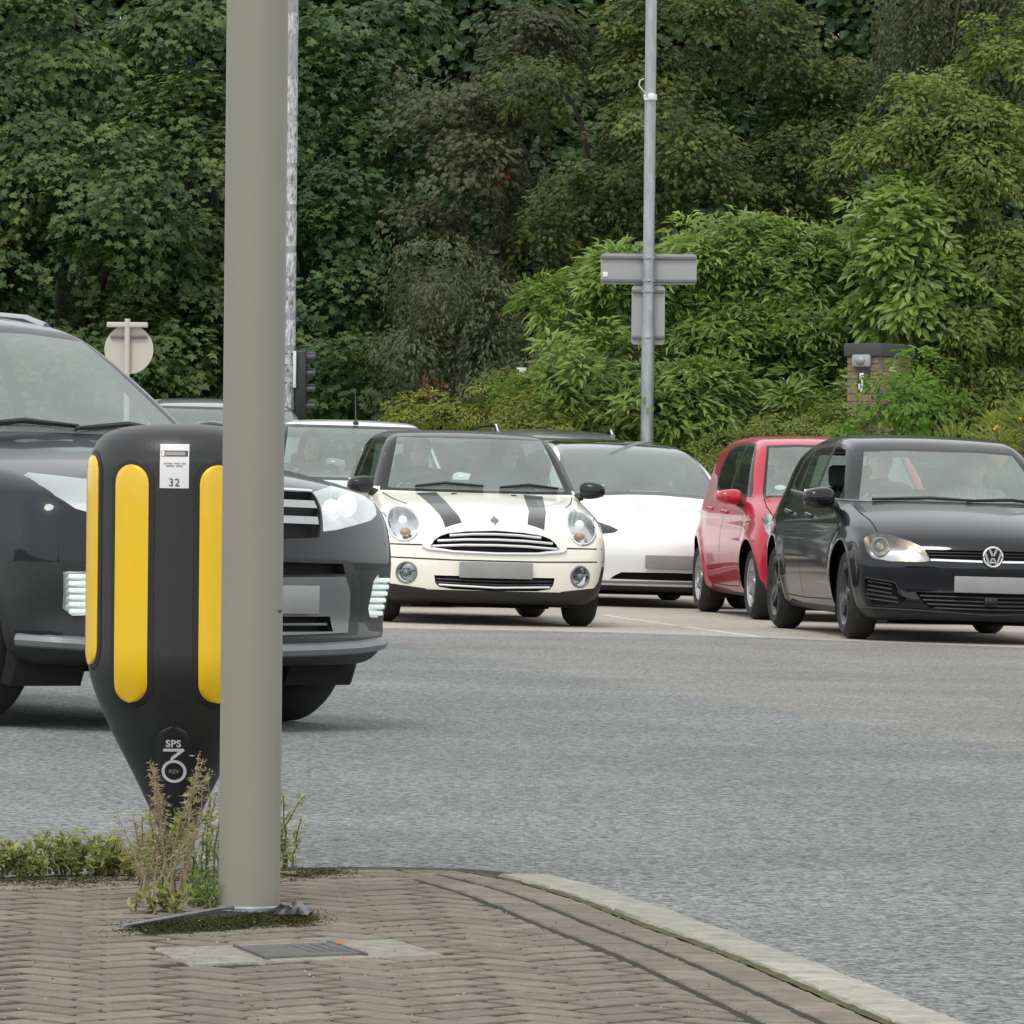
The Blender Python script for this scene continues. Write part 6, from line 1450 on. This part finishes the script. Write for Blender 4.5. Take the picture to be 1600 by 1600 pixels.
# weeping tree with hanging strands at the top right
def weeping(name, label, px0, px1, py0, y, lm):
    s = y / FPX; t = empty(name, (at((px0 + px1) / 2, 300, y).x, y + .6, gz(8) + .30 * max(0, y - 72))); tag(t, label, 'tree', G_); off = np.array(t.location)
    Ps, ds = [], []; m = MB(); r0 = .10; top = np.array(at((px0 + px1) / 2, py0 - 120, y)) - off
    m.tube(limb_path((0, 0, -.2), tuple(top), 8, .05), [r0 * (1.2 - .9 * i / 7) for i in range(8)], 9)
    for k in range(330):
        p = np.array(at(rng.uniform(px0, px1), rng.uniform(py0 - 150, py0 + 30), y)) - off; p[1] += rng.uniform(-.9, .6); Lh = rng.uniform(.5, 1.5); n = int(Lh / .018); tt = np.linspace(0, 1, n); sw = rng.normal(0, .10, 2)
        q = p + np.stack([sw[0] * tt ** 2, sw[1] * tt ** 2, -Lh * tt], 1); Ps.append(q + rng.normal(0, .035, q.shape)); ds.append(np.tile((0, 0, -1.0), (n, 1)) + rng.normal(0, .55, q.shape))
        if k % 6 == 0: m.tube([tuple(top * .9), tuple((top * .6 + p * .4) + (0, 0, .1)), tuple(p)], [.03, .02, .008], 5)
    P = np.vstack(Ps); d = np.vstack(ds); L_ = .065 * rng.uniform(.7, 1.2, len(P)); leaves('crown', P, d, rng.normal(size=P.shape) + (0, -.6, .5), L_, L_ * .5, rng.normal(.4, .2, len(P)), 'oval', lm, t); m.build('trunk', M_bark, t)
weeping('birch_tree', 'weeping tree with long hanging strands in the upper right corner', 1370, 1650, 60, 65, LM['grey'])
# dark leaved wood behind, tree by tree
WL = ['dark woodland tree behind the broad tree at the left edge', 'dark woodland tree behind the lamp post and the round sign', 'dark woodland tree behind the tree right of the lamp post', 'dark woodland tree behind the brownish tree', 'dark woodland tree behind the sign post', 'dark woodland tree above the laurels, right of the sign post', 'dark woodland tree behind the weeping tree in the corner', 'dark woodland tree beyond the left side of the view', 'dark woodland tree well beyond the left side of the view', 'dark woodland tree beyond the right side of the view', 'dark woodland tree well beyond the right side of the view']
for k, (px, w) in enumerate(((-40, 190), (250, 200), (520, 190), (800, 200), (1090, 210), (1400, 220), (1660, 200), (-420, 240), (-820, 260), (1990, 240), (2390, 260))):
    tree('woodland_tree', WL[k], 'tree', [(px, -150, w, 150, .5), (px + 100, -10, w, 130, 2.2), (px + 40, -60, w, 120, 3), (px, 60, w, 190), (px + rng.uniform(-40, 40), 330, w * 1.02, 190, -1), (px, 560, w, 150, -1.5)], 76, LM['dark'], (.15, .85), 'oval', bark=M_bark, nl=40, rb=.7, per_m2=10 if k < 7 else 5, tone0=.35, group='wood behind the trees', limbs=4)
for k, (a_, b_, lab) in enumerate(((-60, 200, 'dark undergrowth shrub below the trees behind the charcoal car'), (200, 420, 'dark undergrowth shrub behind the round sign'), (430, 660, 'dark undergrowth shrub behind the signal head'), (640, 900, 'dark undergrowth shrub behind the yellow green hedge'), (880, 1130, 'dark undergrowth shrub in the shade left of the laurels'), (1120, 1420, 'dark undergrowth shrub in the shade above the laurels'))):
    y0 = (620, 620, 630, 560, 420, 360)[k]; tree('undergrowth_shrub', lab, 'shrub', [(a_ + (b_ - a_) * f, y0 + rng.uniform(-20, 20), 75, 85, rng.uniform(-.4, .4)) for f in (.15, .5, .85)], 71 if k < 3 else 69, LM['dark'], (.11, .6), 'oval', bark=M_bark, nl=40, rb=.4, per_m2=14, tone0=.35, limbs=3)
# shrubs
SH = 'shrubs along the bank'
tree('drooping_shrub', 'grey green drooping bush between the dark trees and the laurels', 'shrub', [(690, 440, 80, 75), (740, 520, 95, 90), (640, 560, 60, 80), (790, 600, 70, 40, -.3)], 63.5, LM['grey'], (.075, .42), 'lance', bark=M_bark, nl=70, rb=.30, per_m2=32, droop=.9, up=.5, tone0=.4, limbs=4)
lau = tree('laurel_bush', 'large bright green laurel bush with long glossy leaves behind the sign post', 'shrub', [(1090, 480, 140, 105), (940, 500, 90, 80), (1240, 450, 120, 85, .3), (1060, 600, 160, 75, -.6), (910, 580, 85, 65, -.4), (1240, 570, 110, 80, -.2), (1180, 415, 130, 55, .5), (1320, 430, 60, 70, .5), (1310, 560, 50, 80), (1150, 645, 160, 50, -.8), (960, 640, 90, 40, -.6), (1290, 640, 70, 50, -.6)], 60, LM['laurel'], (.135, .30), 'lance', bark=M_bark, nl=46, rb=.24, per_m2=84, clus=.5, up=.8, droop=-.08, tone0=.5, tonejit=.2, limbs=5, inner=.2, jit=.4, base_dz=0)
tree('laurel_bush', 'upright laurel with broad leaves right of the large laurel, above the brick pier', 'shrub', [(1400, 430, 65, 105), (1450, 480, 70, 75, -.2), (1395, 320, 50, 60, .4), (1430, 370, 70, 60, .3)], 59, LM['laurel'], (.13, .40), 'oval', bark=M_bark, nl=42, rb=.22, per_m2=76, clus=.40, up=.6, droop=.25, tone0=.42, limbs=3, jit=.5)
tree('evergreen_shrub', 'tall olive green shrub along the right edge over the black car', 'shrub', [(1570, 210, 90, 110, .5), (1490, 290, 90, 110), (1580, 400, 90, 130, -.2), (1510, 500, 70, 80, -.2), (1500, 580, 100, 90, -.5), (1600, 590, 70, 100, -.6), (1410, 240, 55, 70, .6), (1460, 190, 60, 60, .8), (1590, 110, 60, 60, .8)], 59.5, LM['olive'], (.08, .42), 'oval', bark=M_bark, nl=52, rb=.22, per_m2=84, clus=.45, up=.7, tone0=.45, limbs=5)
tree('bright_shrub', 'bright green leafy shrub in front of the brick pier', 'shrub', [(1405, 625, 66, 52), (1345, 670, 50, 34), (1450, 650, 60, 45), (1440, 590, 55, 45, .3)], 55.9, LM['bright'], (.085, .42), 'oval', bark=M_bark, nl=36, rb=.18, per_m2=40, up=.7, tone0=.5, limbs=3, ry=.45)
tree('hedge', 'yellow green hedge sloping up behind the roof of the cream car', 'hedge', [(690, 645, 85, 34), (790, 630, 75, 44), (640, 664, 55, 22), (850, 625, 50, 40)], 60.5, LM['hedge'], (.05, .45), 'oval', bark=M_bark, nl=60, rb=.16, per_m2=70, up=1, tone0=.5, limbs=3, ry=.5)
tree('hedge', 'golden green shrub at the foot of the laurels behind the white saloon', 'hedge', [(860, 655, 90, 45), (960, 650, 70, 42), (810, 672, 50, 28)], 59, LM['hedge'], (.07, .40), 'oval', bark=M_bark, nl=48, rb=.18, per_m2=46, up=.8, tone0=.45, limbs=3, ry=.55)
tree('hedge', 'clipped olive hedge rising behind the red car', 'hedge', [(1170, 715, 90, 48), (1240, 690, 85, 55), (1310, 675, 60, 48)], 57.2, LM['clip'], (.04, .45), 'oval', bark=M_bark, nl=90, rb=.15, per_m2=80, up=1, tone0=.5, limbs=3, ry=.4, spread=.3)
tree('grassy_shrub', 'yellow green spiky shrub with yellow flowers at the right edge behind the black car', 'shrub', [(1570, 700, 75, 50), (1500, 715, 50, 38), (1620, 680, 60, 60)], 54.5, LM['hedge'], (.14, .10), 'blade', bark=M_bark, nl=60, rb=.18, per_m2=46, up=1, droop=-.5, tone0=.45, limbs=3, ry=.4)
# individual foreground laurel leaves that can be picked out
T_, tr_ = TEMPL['lance']; me0 = None; offl = np.array(lau.location)
Cb, Ob = lobe_boughs([(1090, 470, 134, 104), (940, 510, 83, 73), (1240, 440, 113, 78), (1060, 600, 153, 78), (1230, 560, 113, 83)], 59.85, 12, .26, inner=0)
sel = [i for i in range(len(Cb)) if Ob[i][1] < -.15][:260]
for i in sel:
    d = unit(np.array((Ob[i][0] * .8 + rng.normal(0, .5), Ob[i][1] * .6 - .2, rng.normal(.05, .4)))); n_ = unit(np.array((rng.normal(0, .3), -.5, 1.0)) + rng.normal(0, .2, 3)); s_ = unit(np.cross(n_, d)); n_ = np.cross(d, s_)
    if me0 is None:
        o = mesh_np('leaf', T_ * np.array((.165, .052, .165)), np.array(tr_), LM['laurel'], lau, False); a = o.data.attributes.new('tone', 'FLOAT', 'POINT'); a.data.foreach_set('value', np.full(len(T_), .72, np.float32)); me0 = o.data
    else: o = link(D.objects.new('leaf', me0), lau)
    p = Cb[i] - offl; Mx = Matrix(((d[0], s_[0], n_[0], p[0]), (d[1], s_[1], n_[1], p[1]), (d[2], s_[2], n_[2], p[2]), (0, 0, 0, 1))); o.matrix_local = Mx
# flowers, russet twigs
def blossoms(name, label, spots, y, m, size, n, cat):
    P = np.vstack([np.array(at(px, py, y)) + rng.normal(0, sp_m, (n, 3)) * (1, .3, 1) for px, py, sp_m in spots]); c = P.mean(0); o = empty(name, tuple(c)); tag(o, label, cat)
    k = len(P); leaves('petals', P - c, rng.normal(size=(k, 3)) + (0, -.3, .3), rng.normal(size=(k, 3)) + (0, -1, .4), np.full(k, size) * rng.uniform(.7, 1.2, k), np.full(k, size * .8), rng.random(k), 'oval', m, o)['kind'] = 'stuff'
    mb = MB()
    for px, py, sp_m in spots:
        p = np.array(at(px, py, y)) - c; mb.tube([tuple(p), tuple(p + (.01, .02, -.12)), tuple(p + (.02, .06, -.30))], [.004, .005, .006], 5)
    mb.build('stem', M_bark, o)
blossoms('flower_spray', 'purple flowers hanging in the shrub above the brick pier', [(1468, 478, .05), (1478, 500, .04), (1456, 510, .05)], 58.2, LM['purple'], .045, 10, 'flowers')
blossoms('flower', 'small yellow flower in the spiky shrub', [(1555, 671, .008), (1558, 668, .006)], 54.0, LM['yellow'], .022, 7, 'flower')
blossoms('flower', 'pale yellow flower at the far right of the spiky shrub', [(1595, 655, .008)], 54.0, LM['yellow'], .02, 6, 'flower')
blossoms('russet_twig', 'russet leafed twig at the end of the yellow green hedge', [(668, 612, .10), (690, 606, .08)], 61.2, LM['red'], .05, 16, 'twig')
blossoms('russet_twig', 'russet leaves in the brownish tree', [(770, 275, .10), (785, 285, .08)], 66, LM['red'], .07, 12, 'twig')

# ---- weeds in the paving
def weed(name, label, base, stems, hgt, lm, leaf, tmpl, lean=.35, per=26, m_stem=None, cat='weed', dens=1.0, tone0=.5, seed_top=False, group=None):
    o = empty(name, tuple(base)); tag(o, label, cat, group); Ps, ds, ms = [], [], MB()
    for k in range(stems):
        h = hgt * rng.uniform(.45, 1.0); a = rng.uniform(0, 2 * math.pi); ln = lean * rng.uniform(.2, 1) * h; b = np.array((rng.normal(0, .025), rng.normal(0, .025), 0)); n = 7; t = np.linspace(0, 1, n)[:, None]
        path = b + np.hstack([math.cos(a) * ln * t ** 1.6, math.sin(a) * ln * t ** 1.6, h * t]) + np.r_[np.zeros((1, 3)), rng.normal(0, .0032, (n - 1, 3))]
        ms.tube([tuple(p) for p in path], [.0028 * (1.2 - .8 * i / (n - 1)) for i in range(n)], 5)
        m = int(per * dens); u = rng.uniform(.25 if seed_top else .08, 1.0, m); q = np.stack([np.interp(u, t[:, 0], path[:, i]) for i in range(3)], 1); Ps.append(q + rng.normal(0, .006, q.shape))
        dd = rng.normal(size=(m, 3)) * (1, 1, .45) + (0, 0, .35); ds.append(dd)
    P, d = np.vstack(Ps), np.vstack(ds); k = len(P); L_ = leaf[0] * rng.uniform(.5, 1.25, k); leaves('leaves', P, d, rng.normal(size=(k, 3)) * .5 + (0, -.3, 1), L_, L_ * leaf[1], rng.normal(tone0, .22, k), tmpl, lm, o)
    ms.build('stem', m_stem or M_stem_g, o); return o
M_stem_g = mat('weed_stem', (.14, .15, .06), .8, vary=.3); M_stem_d = mat('dry_stem', (.33, .26, .18), .85, vary=.3)
W_ = 'weeds along the far edge of the paving'
weed('dry_weed', 'tall withered brown weed standing in front of the bollard', on_road(262, 1402, PZ), 11, .34, LM['dry'], (.016, .22), 'lance', .34, 130, M_stem_d, seed_top=True)
weed('dry_weed', 'second withered weed leaning left beside the bollard foot', on_road(236, 1412, PZ), 6, .20, LM['dry'], (.015, .25), 'lance', .7, 70, M_stem_d, seed_top=True)
weed('weed', 'leafy green weed climbing up the middle of the withered one', on_road(262, 1398, PZ), 9, .23, LM['weed'], (.026, .55), 'oval', .35, 24, tone0=.6)
weed('weed', 'thin green weed between the bollard and the lamp post', on_road(322, 1380, PZ), 8, .25, LM['weed'], (.022, .5), 'oval', .35, 22, tone0=.55)
weed('weed', 'airy pale weed behind the right side of the lamp post', on_road(446, 1358, PZ), 6, .19, LM['weed'], (.024, .35), 'lance', .6, 46, tone0=.8)
weed('grass_tuft', 'small bright green grass tuft at the left foot of the lamp post', on_road(318, 1416, PZ), 34, .06, LM['bright'], (.035, .10), 'blade', .9, 6, cat='grass')
weed('weed', 'small green weed at the foot of the withered ones', on_road(255, 1425, PZ), 12, .07, LM['weed'], (.022, .5), 'oval', .9, 14, tone0=.45)
for k, (px, py, h, n) in enumerate(((6, 1366, .085, 14), (52, 1368, .08, 14), (98, 1366, .10, 16), (128, 1362, .11, 14), (165, 1364, .09, 14), (196, 1366, .075, 12), (228, 1364, .06, 10))):
    lab = ('low green weed at the very left of the far paving edge', 'second low green weed from the left along the paving edge', 'third low weed from the left along the paving edge', 'tallest of the low weeds left of the bollard', 'low weed between the tallest low weed and the bollard', 'sparse low weed close to the left of the bollard', 'tiny weed at the left of the bollard foot')[k]
    weed('weed', lab, on_road(px, py, PZ), n, h, LM['weed'], (.024 - .003 * (k % 2), .5 - .2 * (k % 2)), 'oval' if k % 2 else 'lance', .9, 24, tone0=.58, group=W_)
# moss and soil along joints, edge and around the post
P = []
def moss_line(a, b, n, wd):
    for _ in range(n):
        t = rng.random(); P.append(np.array(a) * (1 - t) + np.array(b) * t + np.array((rng.normal(0, wd), rng.normal(0, wd * 3), 0)))
def rr3(px, py): return np.array(on_road(px, py, PZ))
moss_line(rr3(-20, 1376), rr3(330, 1372), 5200, .04); moss_line(rr3(436, 1368), rr3(530, 1362), 2000, .03); moss_line(rr3(200, 1450), rr3(480, 1436), 12000, .03); moss_line(rr3(330, 1440), rr3(470, 1424), 2600, .02)
for u in np.arange(0, OU[-1] - 1.2, .012):
    p = curve_at(u + .3, .135 + rng.normal(0, .005)); P.append(np.array((p[0], p[1], gz(p[0]) + PZ - .004)))
P = np.array(P); k = len(P); M_moss = leaf_mat('moss', (.022, .025, .010), (.038, .042, .015), (.06, .062, .022), rough=.9, trans=.1, spec=.1)
o = leaves('moss', P, rng.normal(size=(k, 3)) * (1, 1, .12) + (0, 0, .10), rng.normal(size=(k, 3)) * .25 + (0, 0, 1), rng.uniform(.003, .0065, k), rng.uniform(.003, .006, k), rng.random(k), 'oval', M_moss, None); tag(o, kind='stuff')
# soil patch and steel edging round the post
V = [(*p, gz(p[0]) + PZ - .008) for p in patchp]; o = mesh_np('soil_patch', V, [tuple(range(len(V)))], M_joint, None, False); tag(o, kind='structure')
M_steel = mat('dull_steel', (.26, .28, .30), .5, .5, vary=.3, scale=20)
e_ = MB(); A_, B_, C2 = rr3(192, 1451), rr3(342, 1424), rr3(428, 1416)
for a, b in ((A_, B_), (B_, C2)): e_.tube([tuple(a + (0, 0, .006)), tuple(b + (0, 0, .006))], .004, 6)
o = e_.build('steel_edging', M_steel, None); tag(o, 'thin bent steel edging strip lying at the foot of the lamp post', 'edging')
# torn black plastic by the post
bm = bmesh.new(); bmesh.ops.create_grid(bm, x_segments=26, y_segments=20, size=1); pp = rr3(455, 1426); wv = [(rng.normal(0, 3.2), rng.normal(0, 3.2), rng.uniform(0, 6), rng.uniform(.4, 1)) for _ in range(7)]
for v in bm.verts:
    x, y = v.co.x, v.co.y; w_ = max(0, 1 - x * x) * max(0, 1 - y * y); r_ = sum(k_ * abs(math.sin(a_ * x + b_ * y + c_)) for a_, b_, c_, k_ in wv) / 7; q_ = sum(k_ * math.sin(b_ * x - a_ * y + c_) for a_, b_, c_, k_ in wv) / 7
    v.co = (pp[0] + x * .040 + q_ * .014, pp[1] + y * .10 + q_ * .03, pp[2] + .003 + .036 * r_ * w_ ** .7)
bm.verts.index_update(); V = [v.co[:] for v in bm.verts]; F = [[v.index for v in f.verts] for f in bm.faces]; bm.free()
o = mesh_np('plastic_scrap', V, F, mat('black_sheet_plastic', (.004, .004, .0045), .32, spec=.4), None, True); tag(o, 'crumpled scrap of black plastic at the right foot of the lamp post', 'litter')
# fallen leaves and grit
M_fall = mat('fallen_leaf', (.42, .17, .06), .7, vary=.3)
for (px, py, lab) in ((525, 1480, 'orange fallen leaf on the inspection cover'), (537, 1504, 'russet fallen leaf on the bricks below the inspection cover')):
    T_, tr_ = TEMPL['oval']; o = mesh_np('fallen_leaf', T_ * np.array((.02, .016, .03)), np.array(tr_), M_fall, None, False); o.location = rr3(px, py) + (0, 0, .007); o.rotation_euler = (.5, -.2, rng.random() * 6); tag(o, lab, 'leaf')
k = 260; P = np.array([rr3(rng.uniform(0, 1250), rng.uniform(1385, 1598)) for _ in range(k)]); P = P[[edge_dist(p[:2])[0] > .14 for p in P]] + (0, 0, .002); k = len(P)
M_grit = mat('pale_grit', (.40, .38, .34), .9, col2=(.08, .07, .06), scale=3); o = leaves('grit', P, rng.normal(size=(k, 3)), rng.normal(size=(k, 3)), rng.uniform(.004, .009, k), rng.uniform(.003, .007, k), rng.random(k), 'oval', M_grit, None); tag(o, kind='stuff')

print('tris', sum(sum(len(p.vertices)-2 for p in o.data.polygons) for o in D.objects if o.type=='MESH' and len(o.data.polygons)>2000))
